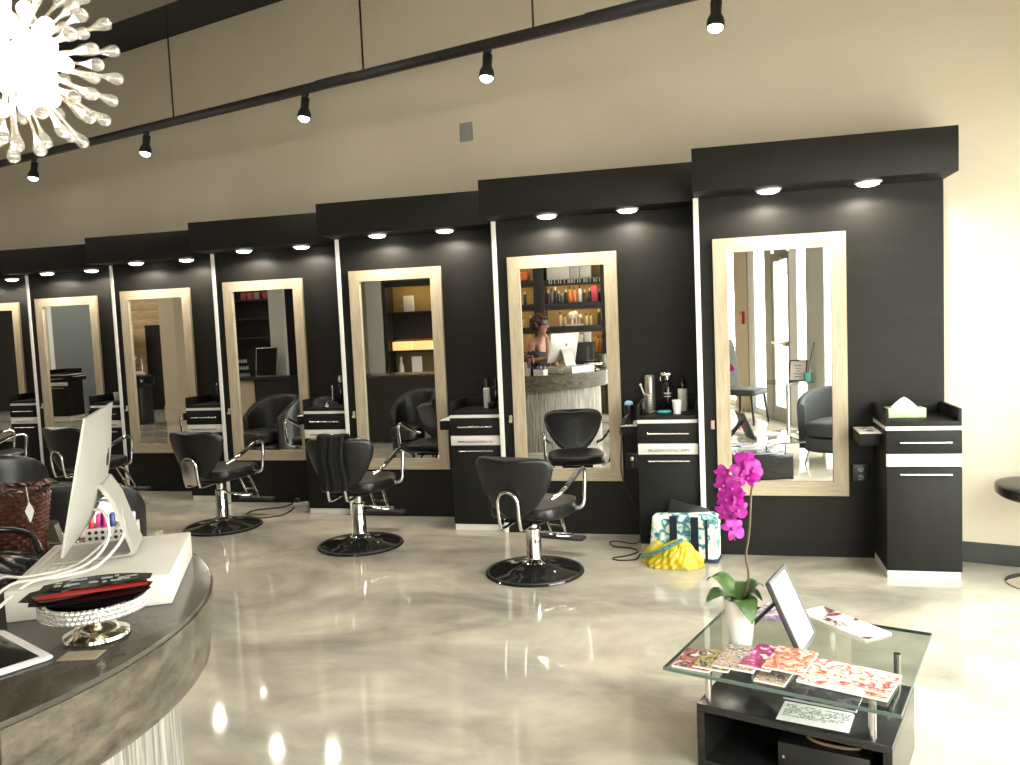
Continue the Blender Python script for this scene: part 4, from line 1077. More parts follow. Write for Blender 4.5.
# glossy black handbag, grey leaflet sheet, card sign
hb = thing('black_handbag', 'glossy black soft handbag lying on the counter left of the riser', 'bag', (-2.0, -3.74, CZ), math.radians(35))
def hf(u, v):
    a = 2 * PI * u; r = (1 - v ** 2.2) ** .5; c = 1 + .05 * math.sin(7 * a + 6 * v) + .04 * math.sin(11 * a)
    return Vector((.17 * r * c * math.cos(a), .125 * r * c * math.sin(a), .075 * v + .006 * math.sin(9 * a) * r * v + .002))
MB().grid(56, 16, hf, closed_u=True).build('bag_body', mat('shiny black vinyl', (.010, .010, .010), .15, var=.3, scale=50, bump=.25), hb, ang=80)
MB().tube([(-.14, -.02, .05), (-.13, .05, .10), (-.02, .10, .125), (.10, .09, .105), (.14, .04, .05)], .010, 10, smooth=6).build('bag_handle', 'gloss_black', hb)
gs = thing('leaflet_sheet', 'grey leaflet curled upright between basket and computer', 'leaflet', (-2.06, -3.40, CZ), math.radians(-32))
MB().grid(10, 6, lambda u, v: Vector(((u - .5) * .14, .03 * math.sin(u * PI) - .02 * v, .085 * v + .002)), .0015).build('sheet', mat('grey leaflet', (.33, .31, .27), .5), gs)
sg = thing('card_sign', 'thin pinkish card standing behind the computer screen', 'card', (-2.02, -3.24, CZ), math.radians(52))
MB().box((0, 0, .085), (.13, .004, .17), .001, Matrix.Rotation(math.radians(-8), 4, 'X')).build('card', mat('pinkish card', (.72, .60, .54), .5), sg, smooth=False)
MB().box((0, .0, .006), (.13, .06, .008), .002).build('card_foot', 'clear', sg)

# ------------------------------------------------------------------ armchairs
def tub_chair(name, label, loc, rz, m, sc=1.0, hgt=.80, group=None, legs='gloss_black'):
    r = thing(name, label, 'armchair', loc, rz, group)
    wd, dp = .68 * sc, .64 * sc
    def sf(co): return (co.x, co.y, co.z + .01 * (1 - (co.x / .3) ** 2))
    MB().superell((0, .04, .36), (.50 * sc, .54 * sc, .17), .4, .5, 40, 16, sf).build('seat', m, r)
    MB().superell((0, 0, .21), (.60 * sc, .58 * sc, .16), .3, .6, 40, 12).build('seat_base', m, r)
    # wrap-around back and arms
    def wf(u, v):
        a = PI * (1.0 + u) ; 
        a = math.radians(-28) - math.radians(124 + 0) * u * 2 * .5 * 2 * .5 if False else math.radians(20) - math.radians(220) * u
        h = hgt - (hgt - .58) * abs(2 * u - 1) ** 3
        rr = 1 + .10 * v
        return Vector((wd / 2 * rr * math.cos(a), -.02 + dp / 2 * rr * math.sin(a), .14 + (h - .14) * v))
    mb = MB(); n, mv = 48, 10
    th = .075
    def sec(u, w):
        # closed section around the wall: w runs round inner, top, outer, bottom
        a = math.radians(20) - math.radians(220) * u
        h = hgt - (hgt - .60) * min(1, abs(2 * u - 1)) ** 3
        c, s = math.cos(a), math.sin(a)
        k = w * 4
        if k < 1: off, z = -th / 2, .14 + (h - th / 2 - .14) * k
        elif k < 2: t = (k - 1) * PI; off, z = -th / 2 * math.cos(t), h - th / 2 + th / 2 * math.sin(t)
        elif k < 3: off, z = th / 2, h - th / 2 - (h - th / 2 - .14) * (k - 2)
        else: off, z = th / 2 - th * (k - 3), .14
        fl = .04 * (z / hgt)
        return Vector(((wd / 2 + off + fl) * c, -.02 + (dp / 2 + off + fl) * s, z))
    V = [[mb.bm.verts.new(sec(i / n, j / 32)) for j in range(32)] for i in range(n + 1)]
    for i in range(n):
        for j in range(32): mb.bm.faces.new((V[i][j], V[i + 1][j], V[i + 1][(j + 1) % 32], V[i][(j + 1) % 32]))
    mb.bm.faces.new(V[0]); mb.bm.faces.new(V[n])
    mb.build('backrest', m, r, ang=50)
    for sx in (-1, 1):
        for sy in (-1, 1):
            MB().cyl((sx * .22 * sc, sy * .20 * sc, .14), (sx * .25 * sc, sy * .23 * sc, 0), .018, .012, 12).build('leg', legs, r)
    return r
lt = mat('grey sheen black leather', (.012, .0125, .0125), .36, spec=.5, var=.2, scale=40, bump=.05)
tub_chair('tub_armchair', 'black leather tub armchair just behind the computer stand', (-3.40, -1.72, 0), math.radians(25), lt, .72, .86, 'black leather tub armchairs')
tub_chair('tub_armchair', 'black leather tub armchair behind the wicker basket', (-5.20, -.62, 0), math.radians(25), lt, .95, .84, 'black leather tub armchairs')
tub_chair('lounge_chair', 'charcoal lounge armchair reflected in the nearest mirror', (1.32, -3.30, 0), math.radians(28), 'grey_fabric', 1.05, .76, None, 'steel')

# high back chair by the window (seen in the nearest mirror)
hbk = thing('high_back_chair', 'charcoal high backed chair by the shop window, reflected in the nearest mirror', 'chair', (.50, -6.25, 0), math.radians(-60))
MB().superell((0, 0, .44), (.46, .46, .10), .4, .3, 40, 14).build('seat', 'grey_fabric', hbk)
MB().superell((0, -.24, .80), (.46, .08, .72), .3, .3, 40, 18, lambda co: (co.x, co.y - .10 * (co.z + .36) / .72 + .25 * co.x * co.x, co.z)).build('backrest', 'grey_fabric', hbk)
MB().superell((0, -.285, .80), (.05, .09, .70), .3, .3, 24, 14, lambda co: (co.x, co.y - .10 * (co.z + .36) / .72, co.z)).build('back_band', 'black', hbk)
for sx in (-1, 1):
    for sy in (-1, 1): MB().cyl((sx * .18, sy * .18, .40), (sx * .21, sy * .22, 0), .02, .014, 10).build('leg', 'black', hbk)

# round glass side table with a frame and a plant (reflected)
rt = thing('round_side_table', 'round glass side table on a chrome stem, reflected in the nearest mirror', 'table', (.98, -5.35, 0))
MB().lathe([(.0, .640), (.33, .640), (.335, .645), (.33, .650), (0, .650)], (0, 0, 0), 56, cap=False).build('glass_top', 'glass', rt)
MB().lathe([(.17, 0), (.17, .012), (.03, .03), (.022, .05), (.022, .60), (.07, .625), (.09, .639)], (0, 0, 0), 40).build('pedestal', 'chrome', rt)
tf = thing('tabletop_frame', 'dark frame with a beige notice on the round glass table', 'picture frame', (1.10, -5.33, .6505), 0, None, (math.radians(-14), 0, math.radians(200)))
MB().b2((-.11, -.008, 0), (-.095, .008, .27)).b2((.095, -.008, 0), (.11, .008, .27)).b2((-.095, -.008, 0), (.095, .008, .015)).b2((-.095, -.008, .255), (.095, .008, .27)).build('frame_border', 'black', tf, smooth=False)
MB().b2((-.095, -.004, .015), (.095, .0, .255)).build('notice', mat('beige notice paper', (.62, .54, .48), .6), tf, smooth=False)
mb = MB()
for i in range(5): mb.box((0, -.0045, .20 - i * .035), (.10 - .02 * (i % 3), .001, .008))
mb.build('notice_lines', 'grey_frame', tf, smooth=False)
tp = thing('teal_pot_plant', 'bare twig in a teal pot on the round glass table', 'potted plant', (1.22, -5.28, .6505))
MB().lathe([(.045, 0), (.05, .005), (.055, .11), (.05, .112), (.048, .09), (0, .088)], (0, 0, 0), 28).build('pot', mat('teal glaze', (.12, .42, .38), .25), tp)
MB().tube([(0, 0, .09), (.015, 0, .22), (.05, .0, .36), (.075, .0, .46)], .005, 8, smooth=4).sphere((.078, 0, .47), .014, 10).build('twig', 'stem', tp)

# ------------------------------------------------------------------ storefront
pane(1, .55, 2.0, 'shop window beside the station wall')
pane(2, 2.0, 3.45, 'second shop window from the station wall')
pane(3, 3.45, 4.87, 'third shop window from the station wall')
post('trim_2', 4.87, 5.34, 'pale', 'wide grey pillar right of the shop door')
pane(4, 5.34, 5.69, 'narrow shop window beside the grey pillar')
post('trim_3', 5.69, 5.89, 'white_post', 'white post beside the shop door')
post('trim_4', 6.53, 6.77, 'alum_frame', 'bronze door jamb')
pane(5, 6.77, 7.26, 'narrow shop window left of the door')
post('trim_5', 7.26, 7.48, 'white_post', 'white post beside the beige pillar')
post('trim_6', 7.48, 8.08, 'tan', 'beige pillar with red alarm box', dep=.05, off=-.02)
pane(6, 8.08, 10.6, 'shop window at the front corner')
dmb = MB(); wbox(A1 + .004, A1 + .026, 5.89, 5.97, 0, WINZ - .4, dmb); wbox(A1 + .004, A1 + .026, 6.45, 6.53, 0, WINZ - .4, dmb); wbox(A1 + .004, A1 + .026, 5.97, 6.45, 0, .2, dmb); wbox(A1 + .004, A1 + .026, 5.97, 6.45, 2.25, 2.4, dmb); wbox(A1 + .004, A1 + .026, 5.89, 6.53, WINZ - .4, WINZ - .3, dmb); wbox(A1 + .004, A1 + .026, 5.89, 6.53, WINZ - .06, WINZ, dmb)
dr = struct('door_1', dmb, 'alum_frame', 'glazed shop door')
wbox(A1 + .012, A1 + .018, 5.97, 6.45, .2, 2.25).build('pane', 'win_glass', dr)
hmb = MB(); wbox(A1 - .03, A1 - .01, 5.98, 6.48, 1.07, 1.10, hmb); wbox(A1 - .03, A1 + .03, 5.98, 6.10, 1.05, 1.12, hmb); hmb.build('push_bar', 'steel', dr)
cmb = MB(); wbox(A1 - .02, A1 + .03, 6.15, 6.40, 2.20, 2.27, cmb); cmb.build('door_closer', 'alum_frame', dr)
al = wbox(A1 - .062, A1 - .021, 7.60, 7.72, 1.33, 1.52).build('fire_alarm', 'red', None)
tag(al, 'red alarm box on the beige pillar, reflected in the nearest mirror', 'alarm')
struct('ground', wbox(A1 + .1, A1 + 30, -12, 26, -.13, -.02), 'pave', 'pale sunlit pavement outside the shop')
for i, (a, b, h, lab) in enumerate(((11, 7.8, 4.6, 'green street tree outside the front corner window'), (14, 13.0, 5.2, 'green street tree farther along the pavement'))):
    q = WP(a, b, -.02)
    t = thing('street_tree', lab, 'tree', q)
    MB().cyl((0, 0, 0), (.05, 0, h * .55), .11, .07, 12).build('trunk', 'stem', t)
    mb = MB(); random.seed(30 + i)
    for j in range(14): mb.sphere((random.uniform(-.9, .9), random.uniform(-.9, .9), h * .62 + random.uniform(-.5, 1.1)), random.uniform(.45, .8), 10)
    mb.build('crown', 'foliage', t)

# ------------------------------------------------------------------ retail shelves behind the reception (seen in the second mirror)
def unit(name, label, x0, x1, y, zt, levels, dep=.32, posts=(), bw=.05, led=True, group=None):
    r = thing(name, label, 'shelf unit', (0, 0, 0), 0, group)
    MB().b2((x0, y - dep - .02, 0), (x1, y - dep, zt)).build('back_panel', mat(name + ' back', (.34, .26, .15), .6), r)
    for px in posts: MB().b2((px[0], y - dep, 0), (px[1], y + .005, zt), .003).build('upright', 'unit', r)
    for z, h in levels:
        sh = MB().b2((x0, y - dep, z - h), (x1, y, z), .003).b2((x0, y - .012, z - h - .035), (x1, y, z - h + .004), .002).build('shelf', 'unit', r)
        if led: MB().b2((x0 + .06, y - .08, z - h - .012), (x1 - .06, y - .035, z - h)).build('light_strip', 'led', sh, smooth=False)
    return r
RY = -7.2
unit('retail_shelves', 'black retail shelves with warm strip lights behind the reception', -3.4, -1.42, RY, 2.85, [(2.27, .07), (1.88, .08), (1.49, .07), (1.02, .06), (2.85, .06)], .32, [(-3.4, -3.33), (-2.63, -2.45), (-1.50, -1.42)])
random.seed(12)
def shelf_item(x, z, kind, col, lab, h=.2, w=.03, cat='bottle', group='bottles on the lit retail shelves'):
    key = 'shelf item %s' % lab
    m_ = mat(key, col, .35)
    if kind == 'b':
        r = thing('retail_bottle', lab, cat, (x, RY - .12, z + .0005), 0, group)
        MB().lathe([(w * .92, 0), (w, .005), (w, h * .7), (w * .5, h * .8)], (0, 0, 0), 14).build('bottle_body', m_, r)
        MB().lathe([(w * .45, h * .79), (w * .5, h * .82), (w * .45, h), (0, h + .002)], (0, 0, 0), 12).build('cap', 'black' if sum(col) > .3 else 'grey_white', r)
    elif kind == 'x':
        tag(MB().box((0, 0, h / 2), (w * 2, .08, h), .003).build('product_box', m_, None, loc=(x, RY - .12, z + .0005)), lab, 'box', group)
up = [(-2.80, (.02, .02, .02), .22), (-2.40, (.02, .02, .04), .22), (-2.335, (.10, .09, .16), .25), (-2.275, (.02, .02, .02), .27), (-2.22, (.04, .04, .05), .20), (-2.165, (.10, .08, .06), .16), (-2.10, (.02, .02, .02), .22), (-2.03, (.65, .18, .05), .27), (-1.955, (.60, .16, .10), .26), (-1.865, (.55, .60, .68), .28), (-1.785, (.03, .03, .03), .20), (-1.70, (.02, .02, .02), .22)]
cn_ = ['black', 'navy', 'violet grey', 'black', 'dark grey', 'brown', 'black', 'orange', 'red orange', 'white blue', 'short black', 'black']
for i, (x, cc, h) in enumerate(up): shelf_item(x, 1.88, 'b', cc, '%s bottle, number %s from the left on the upper lit shelf' % (cn_[i], ['one', 'two', 'three', 'four', 'five', 'six', 'seven', 'eight', 'nine', 'ten', 'eleven', 'twelve'][i]), h)
shelf_item(-1.615, 1.88, 'x', (.65, .08, .16), 'pink red product box at the right end of the upper lit shelf', .25, .05)
shelf_item(-1.545, 1.88, 'b', (.03, .02, .03), 'dark bottle at the far right of the upper lit shelf', .2)
lo = [(-2.85, (.3, .25, .15), .18), (-2.72, (.04, .03, .03), .2), (-2.21, (.42, .36, .26), .24), (-2.13, (.40, .34, .22), .20), (-1.77, (.45, .38, .24), .20), (-1.70, (.48, .40, .25), .20), (-1.56, (.05, .05, .05), .26)]
for i, (x, cc, h) in enumerate(lo): shelf_item(x, 1.49, 'b', cc, '%s bottle, %s from the left on the middle lit shelf' % (['tan', 'dark', 'tall cream', 'cream', 'pale cream', 'beige', 'tall black'][i], NTH[i]), h, .026)
dg = thing('white_ornament', 'white flower shaped ornament on the middle lit shelf', 'ornament', (-1.96, RY - .12, 1.4905), 0)
MB().b2((-.14, -.06, 0), (.14, .06, .03)).build('plinth', 'white', dg)
MB().sphere((-.05, 0, .17), .07, 12).sphere((.0, 0, .20), .05, 12).sphere((.08, 0, .15), .04, 12).cyl((-.05, 0, .03), (-.05, 0, .12), .02, seg=8).cyl((.02, 0, .03), (.02, 0, .16), .012, seg=8).cyl((.07, 0, .03), (.07, 0, .13), .012, seg=8).build('blossom', 'white', dg)
# top shelf: white boxes and a row of small letter blocks
for i, (x0, x1) in enumerate(((-2.40, -2.02), (-2.01, -1.86), (-1.85, -1.66))):
    tag(MB().b2((x0, RY - .28, 2.2705), (x1, RY - .06, 2.55), .004).build('white_box', mat('white storage box %d' % i, (.72, .68, .62) if i != 1 else (.56, .55, .52), .5), None), ['large white box on the top retail shelf', 'grey middle box on the top retail shelf', 'white box at the right of the top retail shelf'][i], 'box', 'boxes on the top retail shelf')
mb = MB(); random.seed(8); x = -2.36
while x < -1.52:
    w_ = random.choice([.02, .035, .045]); h_ = .075
    t_ = random.random()
    if t_ < .35: mb.b2((x, RY, 2.2), (x + .012, RY + .012, 2.2 + h_)).b2((x, RY, 2.2 + h_ - .014), (x + w_, RY + .012, 2.2 + h_))
    elif t_ < .7: mb.b2((x, RY, 2.2), (x + .012, RY + .012, 2.2 + h_)).b2((x + w_ - .012, RY, 2.2), (x + w_, RY + .012, 2.2 + h_)).b2((x, RY, 2.23), (x + w_, RY + .012, 2.245))
    else: mb.b2((x, RY, 2.2), (x + .014, RY + .012, 2.2 + h_))
    x += w_ + .018
tag(mb.build('sign_lettering', 'white', None, smooth=False), 'row of small white letters along the top retail shelf edge', 'sign')
tag(MB().superell((0, 0, .08), (.26, .2, .17), .6, .7, 24, 12).build('orange_bowl', mat('orange glaze', (.65, .13, .02), .35), None, loc=(-2.85, RY - .15, 2.2705)), 'orange round vessel at the left of the top retail shelf', 'bowl')
pr = thing('black_printer', 'black printer box under the retail shelves', 'printer', (-1.80, RY + .12, 0))
MB().b2((-.17, -.12, 0), (.17, .12, 1.22), .006).build('printer_body', 'black', pr); MB().b2((.05, -.1, .3), (.10, .125, 1.15), .003).build('side_strip', 'grey_frame', pr)
for i, (x, h, lab) in enumerate(((-1.90, .12, 'white carton on the black printer box'), (-1.78, .16, 'taller white carton on the black printer box'))):
    tag(MB().b2((x, RY + .04, 1.2205), (x + .1, RY + .2, 1.22 + h), .003).build('white_carton', 'white', None), lab, 'box', 'cartons on the printer')
for i, (x, lab) in enumerate(((-1.585, 'orange bottle low on the retail shelves, left of its pair'), (-1.525, 'orange bottle low on the retail shelves, right of its pair'))):
    shelf_item(x, 1.02, 'b', (.45, .16, .05), lab, .3, .022)

# ------------------------------------------------------------------ third and fourth mirror: dark display units
struct('trim_7', MB().b2((-6.32, -7.75, 0), (-6.0, -7.3, CEIL)), 'pale', 'pale grey column beside the amber lit shelf')
YU = -7.3
r = thing('amber_display', 'black display unit with amber lit top shelf reflected in the third mirror', 'shelf unit')
MB().b2((-5.98, YU - .42, 0), (-4.2, YU - .38, 2.9)).build('back_panel', mat('amber unit back', (.22, .16, .07), .6), r)
for px in ((-5.98, -5.92), (-4.27, -4.2)): MB().b2((px[0], YU - .4, 0), (px[1], YU, 2.9)).build('upright', 'unit', r)
for z, h in ((2.45, .07), (1.87, .025), (1.145, .03), (.60, .06)): MB().b2((-5.92, YU - .38, z - h), (-4.27, YU, z), .002).build('shelf', 'unit', r)
MB().b2((-5.92, YU - .38, 1.35), (-4.27, YU - .30, 1.845)).build('lower_panel', 'unit', r)
MB().b2((-5.92, YU - .02, 0), (-4.27, YU, .54)).build('cabinet_front', 'unit', r)
MB().b2((-5.8, YU - .10, 2.36), (-4.3, YU - .04, 2.38)).build('light_strip', 'led', r); MB().b2((-5.92, YU - .012, 2.34), (-4.27, YU, 2.39)).build('front_lip', 'unit', r)
for i, x in enumerate((-5.66, -5.24, -4.80)):
    tag(MB().b2((x - .19, YU - .25, 1.146), (x + .19, YU - .05, 1.31), .01).build('amber_lit_box', emit_mat('amber lit box emission %d' % i, (1.0, .56, .22), 1.1), None), ['amber lit box with its light as emission, left of three', 'amber lit box with its light as emission, middle of three', 'amber lit box with its light as emission, right of three'][i], 'lamp', 'amber lit boxes')  # plain boxes; the amber light falling on them is put in as emission
tag(MB().b2((-5.6, YU - .2, 1.871), (-5.42, YU - .1, 2.17), .004).build('silver_box', mat('silver carton', (.62, .60, .55), .4), None), 'pale silver carton on the amber lit shelf', 'box')
bx_ = thing('white_bottle', 'white bottle on the display unit counter', 'bottle', (-5.72, YU - .12, .6005))
MB().lathe([(.05, 0), (.055, .005), (.05, .25), (.02, .33)], (0, 0, 0), 16).build('bottle_body', 'white', bx_); MB().lathe([(.025, .33), (.03, .42), (0, .43)], (0, 0, 0), 12).build('cap', 'tan', bx_)
cf_ = thing('card_stand', 'white card in a small stand on the display unit counter', 'card', (-5.40, YU - .12, .6005))
MB().b2((-.10, -.005, .09), (.10, .005, .42)).build('card', 'paper', cf_); MB().lathe([(.06, 0), (.05, .01), (.012, .02), (.012, .1)], (0, 0, 0), 16).build('foot', 'white', cf_)
sc_ = thing('side_counter', 'low black counter with grey top left of the reception desk, reflected in the third mirror', 'counter', (-4.1, -3.62, 0))
MB().b2((-.85, -.32, .90), (.85, .32, .94), .003).build('worktop', 'counter_top', sc_); MB().b2((-.82, -.28, 0), (.82, .30, .90)).build('front_panel', 'unit', sc_)
# fourth mirror
r = thing('dark_shelving', 'tall black shelving reflected in the fourth mirror', 'shelf unit')
MB().b2((-9.9, -7.3, 0), (-8.62, -7.26, 2.9)).build('back_panel', 'unit', r)
for z in (2.28, 1.9, 1.5, .68): MB().b2((-9.9, -7.26, z - .03), (-8.62, -6.9, z)).build('shelf', 'unit', r)
struct('trim_8', MB().b2((-8.62, -7.2, 0), (-8.30, -6.8, CEIL)), 'pale', 'pale column beside the dark shelving')
struct('wall_divider', MB().b2((-8.30, -7.0, 0), (-6.32, -6.9, CEIL)), 'panel', 'charcoal wall between the pale columns')
for i, (x, cc) in enumerate(((-9.35, (.4, .05, .06)), (-9.2, (.5, .08, .1)), (-9.05, (.35, .3, .3)), (-8.85, (.45, .06, .08)))):
    tag(MB().b2((x, -7.15, 2.2805), (x + .12, -7.0, 2.42), .003).build('product_box', mat('dim red box %d' % i, cc, .5), None), ['dim red', 'bright red', 'grey', 'far right red'][i] + ' product box on the top dark shelf', 'box', 'boxes on the dark shelving')
vt = thing('wall_screen', 'black screen with silver rim leaning on the dark counter, reflected in the fourth mirror', 'screen', (-8.62, -6.55, .72), math.radians(0), None, (math.radians(8), 0, 0))
MB().b2((-.24, -.02, 0), (.24, .0, .58), .004).build('rim', 'steel', vt); MB().b2((-.225, -.0, .02), (.225, .003, .565)).build('screen', 'gloss_black', vt, smooth=False)
cc_ = thing('dark_counter', 'black service counter reflected in the fourth mirror', 'counter', (-8.75, -6.6, 0))
MB().b2((-.75, -.25, .66), (.75, .25, .719), .004).build('worktop', 'unit', cc_); MB().b2((-.70, -.2, 0), (-.05, .2, .66)).build('pale_front', 'tan', cc_); MB().b2((-.05, -.22, 0), (.72, .22, .66)).build('dark_front', 'unit', cc_)
mb = MB(); random.seed(4)
cr = thing('polish_rack', 'clear acrylic rack of small bottles on the dark counter', 'rack', (-9.2, -6.6, .7195))
for j in range(3): mb.b2((-.16, -.09 + .05 * j, .14 * j), (.16, -.04 + .05 * j, .14 * j + .008))
mb.build('rack_shelf', 'clear', cr)
mb = MB()
for j in range(3):
    for i in range(9): mb.cyl((-.14 + .035 * i, -.065 + .05 * j, .14 * j + .008), (-.14 + .035 * i, -.065 + .05 * j, .14 * j + .075), .011, .007, 8)
mb.build('polish_bottles', 'grey_white', cr)
# fifth mirror: pine planks, doorway, column, sink
pw = MB()
for i in range(15): pw.b2((-13.2, -6.62, .2 * i), (-11.35, -6.6, .2 * i + .194), .003)
struct('wall_pine', pw, 'planks', 'pine plank wall reflected in the fifth mirror')
struct('door_2', MB().b2((-12.07, -6.62, 0), (-11.45, -6.58, 1.86)), 'unit', 'dark doorway in the pine plank wall')
struct('trim_9', MB().b2((-11.26, -6.6, 0), (-10.9, -6.0, CEIL)).b2((-11.27, -6.59, 0), (-10.88, -5.98, .14)), 'tan', 'cream column beside the pine planks')
struct('wall_inner', MB().b2((-10.9, -6.8, 0), (-9.9, -6.6, CEIL)), 'pale', 'pale wall beside the cream column')
tag(MB().b2((-10.80, -6.6, .7), (-10.68, -6.56, 1.55)).build('wall_mirror_strip', 'black', None), 'tall narrow black panel on the pale wall', 'panel')
sk = thing('wash_basin', 'shampoo basin with tall curved tap reflected in the fifth mirror', 'basin', (-10.35, -4.0, 0))
MB().superell((0, 0, .80), (.5, .5, .24), .5, .5, 32, 12).build('bowl', 'gloss_black', sk); MB().b2((-.18, -.18, 0), (.18, .18, .72), .01).build('pedestal', 'black', sk)
MB().tube([(.0, -.16, .90), (.0, -.16, 1.15), (.0, -.12, 1.24), (.0, -.04, 1.25), (.0, .02, 1.16)], .016, 10, smooth=5).build('tap', 'steel', sk); MB().sphere((0, -.05, .93), .10, 14, (1.5, 1, .5)).build('towel_pad', 'white', sk)
# sixth mirror: plain grey partition with white edge
struct('wall_partition', MB().b2((-13.9, -5.1, 0), (-12.75, -5.0, 3.2)), mat('blue grey partition paint', (.16, .18, .18), .6), 'blue grey partition reflected in the sixth mirror')
struct('trim_10', MB().b2((-13.98, -5.1, 0), (-13.88, -4.98, 3.2)), 'white_post', 'white edge strip of the grey partition')

struct('wall_side', MB().b2((-17.6, -5.0, 0), (-14.6, -4.9, 3.4)), 'unit', 'black partition reflected in the leftmost mirror')
dup(ca0, (-11.75, -4.55, 0), PI, 'charcoal drawer cabinet across the room, reflected in the sixth mirror')
# stool at the right photo edge
so_ = thing('salon_stool', 'black seat on a chrome base cut by the right photo edge', 'stool', (1.925, -.45, 0))
MB().lathe([(.20, 0), (.205, .006), (.19, .014), (.12, .035), (.05, .06), (.03, .07), (.03, .30), (.022, .305), (.022, .50)], (0, 0, 0), 48).build('base', 'chrome', so_)
MB().superell((0, 0, .545), (.50, .50, .095), .45, .75, 40, 14).build('seat', 'leather', so_)
MB().superell((.22, .04, .80), (.09, .40, .36), .5, .4, 28, 14).build('backrest', 'leather', so_)
MB().tube([(.05, .0, .50), (.20, .02, .50), (.26, .03, .58), (.265, .04, .75)], .012, 8, smooth=4).build('back_bar', 'chrome', so_)
# ------------------------------------------------------------------ person at the desk (seen in the second mirror)
def skinned(name, joints, edges, m, parent, root=0, sub=2):
    me = bpy.data.meshes.new(name); me.from_pydata([j[0] for j in joints], edges, []); me.update()
    o = bpy.data.objects.new(name, me); COL.objects.link(o)
    md = o.modifiers.new('Skin', 'SKIN'); sv = me.skin_vertices[0].data if me.skin_vertices else None
    if sv is None:
        bpy.context.view_layer.objects.active = o
        sv = me.skin_vertices[0].data
    for i, j in enumerate(joints):
        r_ = j[1]; sv[i].radius = (r_, r_) if not isinstance(r_, tuple) else r_
        sv[i].use_root = (i == root)
    ss = o.modifiers.new('Sub', 'SUBSURF'); ss.levels = sub; ss.render_levels = sub
    dg_ = bpy.context.evaluated_depsgraph_get(); dg_.update()
    nm = bpy.data.meshes.new_from_object(o.evaluated_get(dg_))
    o.modifiers.clear(); o.data = nm
    nm.polygons.foreach_set('use_smooth', [True] * len(nm.polygons))
    nm.materials.clear(); nm.materials.append(MT[m])
    o.parent = parent
    return o
pz = .05
pr_ = thing('person', 'person in a black off-shoulder top leaning at the reception desk, hand to chin', 'person', (-2.04, -4.32, 0), math.radians(-55)); pr_.scale = (.96, .96, .93)
# local: facing +y
J = [((0, 0, .95), (.15, .11)), ((0, .0, 1.10), (.125, .095)), ((0, .01, 1.25), (.135, .10)), ((0, .0, 1.40), (.12, .085)), ((0, .02, 1.48), .052), ((0, .05, 1.55), .05),
     ((0, .065, 1.63), (.072, .085)), ((0, .07, 1.71), (.070, .085)),
     ((-.16, -.0, 1.40), .055), ((-.20, .06, 1.17), .043), ((-.10, .26, 1.20), .034), ((-.04, .20, 1.42), .026), ((-.03, .17, 1.48), .028),
     ((.16, -.0, 1.40), .055), ((.23, .03, 1.16), .043), ((.14, .20, 1.04), .034), ((.07, .25, .985), .026), ((.04, .30, .975), .028),
     ((-.09, 0, .86), .085), ((-.10, .02, .50), .058), ((-.10, -.01, .10), .04), ((-.10, .10, .04), .04),
     ((.09, 0, .86), .085), ((.10, .02, .50), .058), ((.10, -.01, .10), .04), ((.10, .10, .04), .04)]
E_ = [(0, 1), (1, 2), (2, 3), (3, 4), (4, 5), (5, 6), (6, 7), (3, 8), (8, 9), (9, 10), (10, 11), (11, 12), (3, 13), (13, 14), (14, 15), (15, 16), (16, 17), (0, 18), (18, 19), (19, 20), (20, 21), (0, 22), (22, 23), (23, 24), (24, 25)]
body = skinned('body', J, E_, 'skin', pr_)
# fingers, nose and ears join the same body mesh
fb = bmesh.new(); fb.from_mesh(body.data)
def addtube(pts, rr):
    t = MB(); t.tube(pts, rr, 8, smooth=3)
    tm = bpy.data.meshes.new('t'); t.bm.to_mesh(tm); t.bm.free(); fb.from_mesh(tm)
for i in range(4):
    x = -.045 + .015 * i; L = [.06, .072, .068, .052][i]
    addtube([(x, .165, 1.49), (x, .158, 1.49 + L * .5), (x, .14, 1.49 + L * .85), (x, .125, 1.49 + L * .9)], .0085)
    x2 = .012 + .017 * i
    addtube([(x2, .30, .975), (x2, .30 + L * .6, .985), (x2, .30 + L * 1.1, .965)], .0085)
addtube([(-.01, .17, 1.46), (.018, .16, 1.485), (.03, .15, 1.515)], .010); addtube([(.075, .28, .98), (.09, .31, .985), (.09, .345, .972)], .010)
addtube([(0, .148, 1.685), (0, .168, 1.645), (0, .155, 1.628)], .012)
fb.to_mesh(body.data); fb.free(); body.data.polygons.foreach_set('use_smooth', [True] * len(body.data.polygons))
for sx in (-.028, .028): MB().sphere((sx, .142, 1.672), .010, 10).build('eye', 'gloss_black', pr_)
MB().superell((0, .148, 1.595), (.042, .02, .014), .8, .8, 16, 8).build('lips', mat('lips', (.35, .06, .06), .4), pr_)
mb = MB(); random.seed(17)
for i in range(170):
    a = random.uniform(0, 2 * PI); e_ = random.uniform(-.75, 1.5)
    d = Vector((math.cos(a) * math.cos(e_), math.sin(a) * math.cos(e_), math.sin(e_)))
    if d.y > .35 and d.z < .55: continue
    mb.sphere((d.x * .115, .03 + d.y * .12, 1.69 + d.z * .125), random.uniform(.020, .034), 8)
mb.sphere((0, .035, 1.705), .098, 20, (1, 1, 1.05))
mb.build('hair', 'hair', pr_)
tp_ = [((0, 0, .97), (.165, .125)), ((0, .0, 1.10), (.142, .112)), ((0, .01, 1.25), (.152, .118)), ((0, .005, 1.345), (.15, .10))]
skinned('top', tp_ + [((-.19, .035, 1.28), .062), ((.20, .035, 1.27), .062), ((-.205, .055, 1.19), .056), ((.225, .055, 1.18), .056)], [(0, 1), (1, 2), (2, 3), (2, 4), (2, 5), (4, 6), (5, 7)], 'tee', pr_)
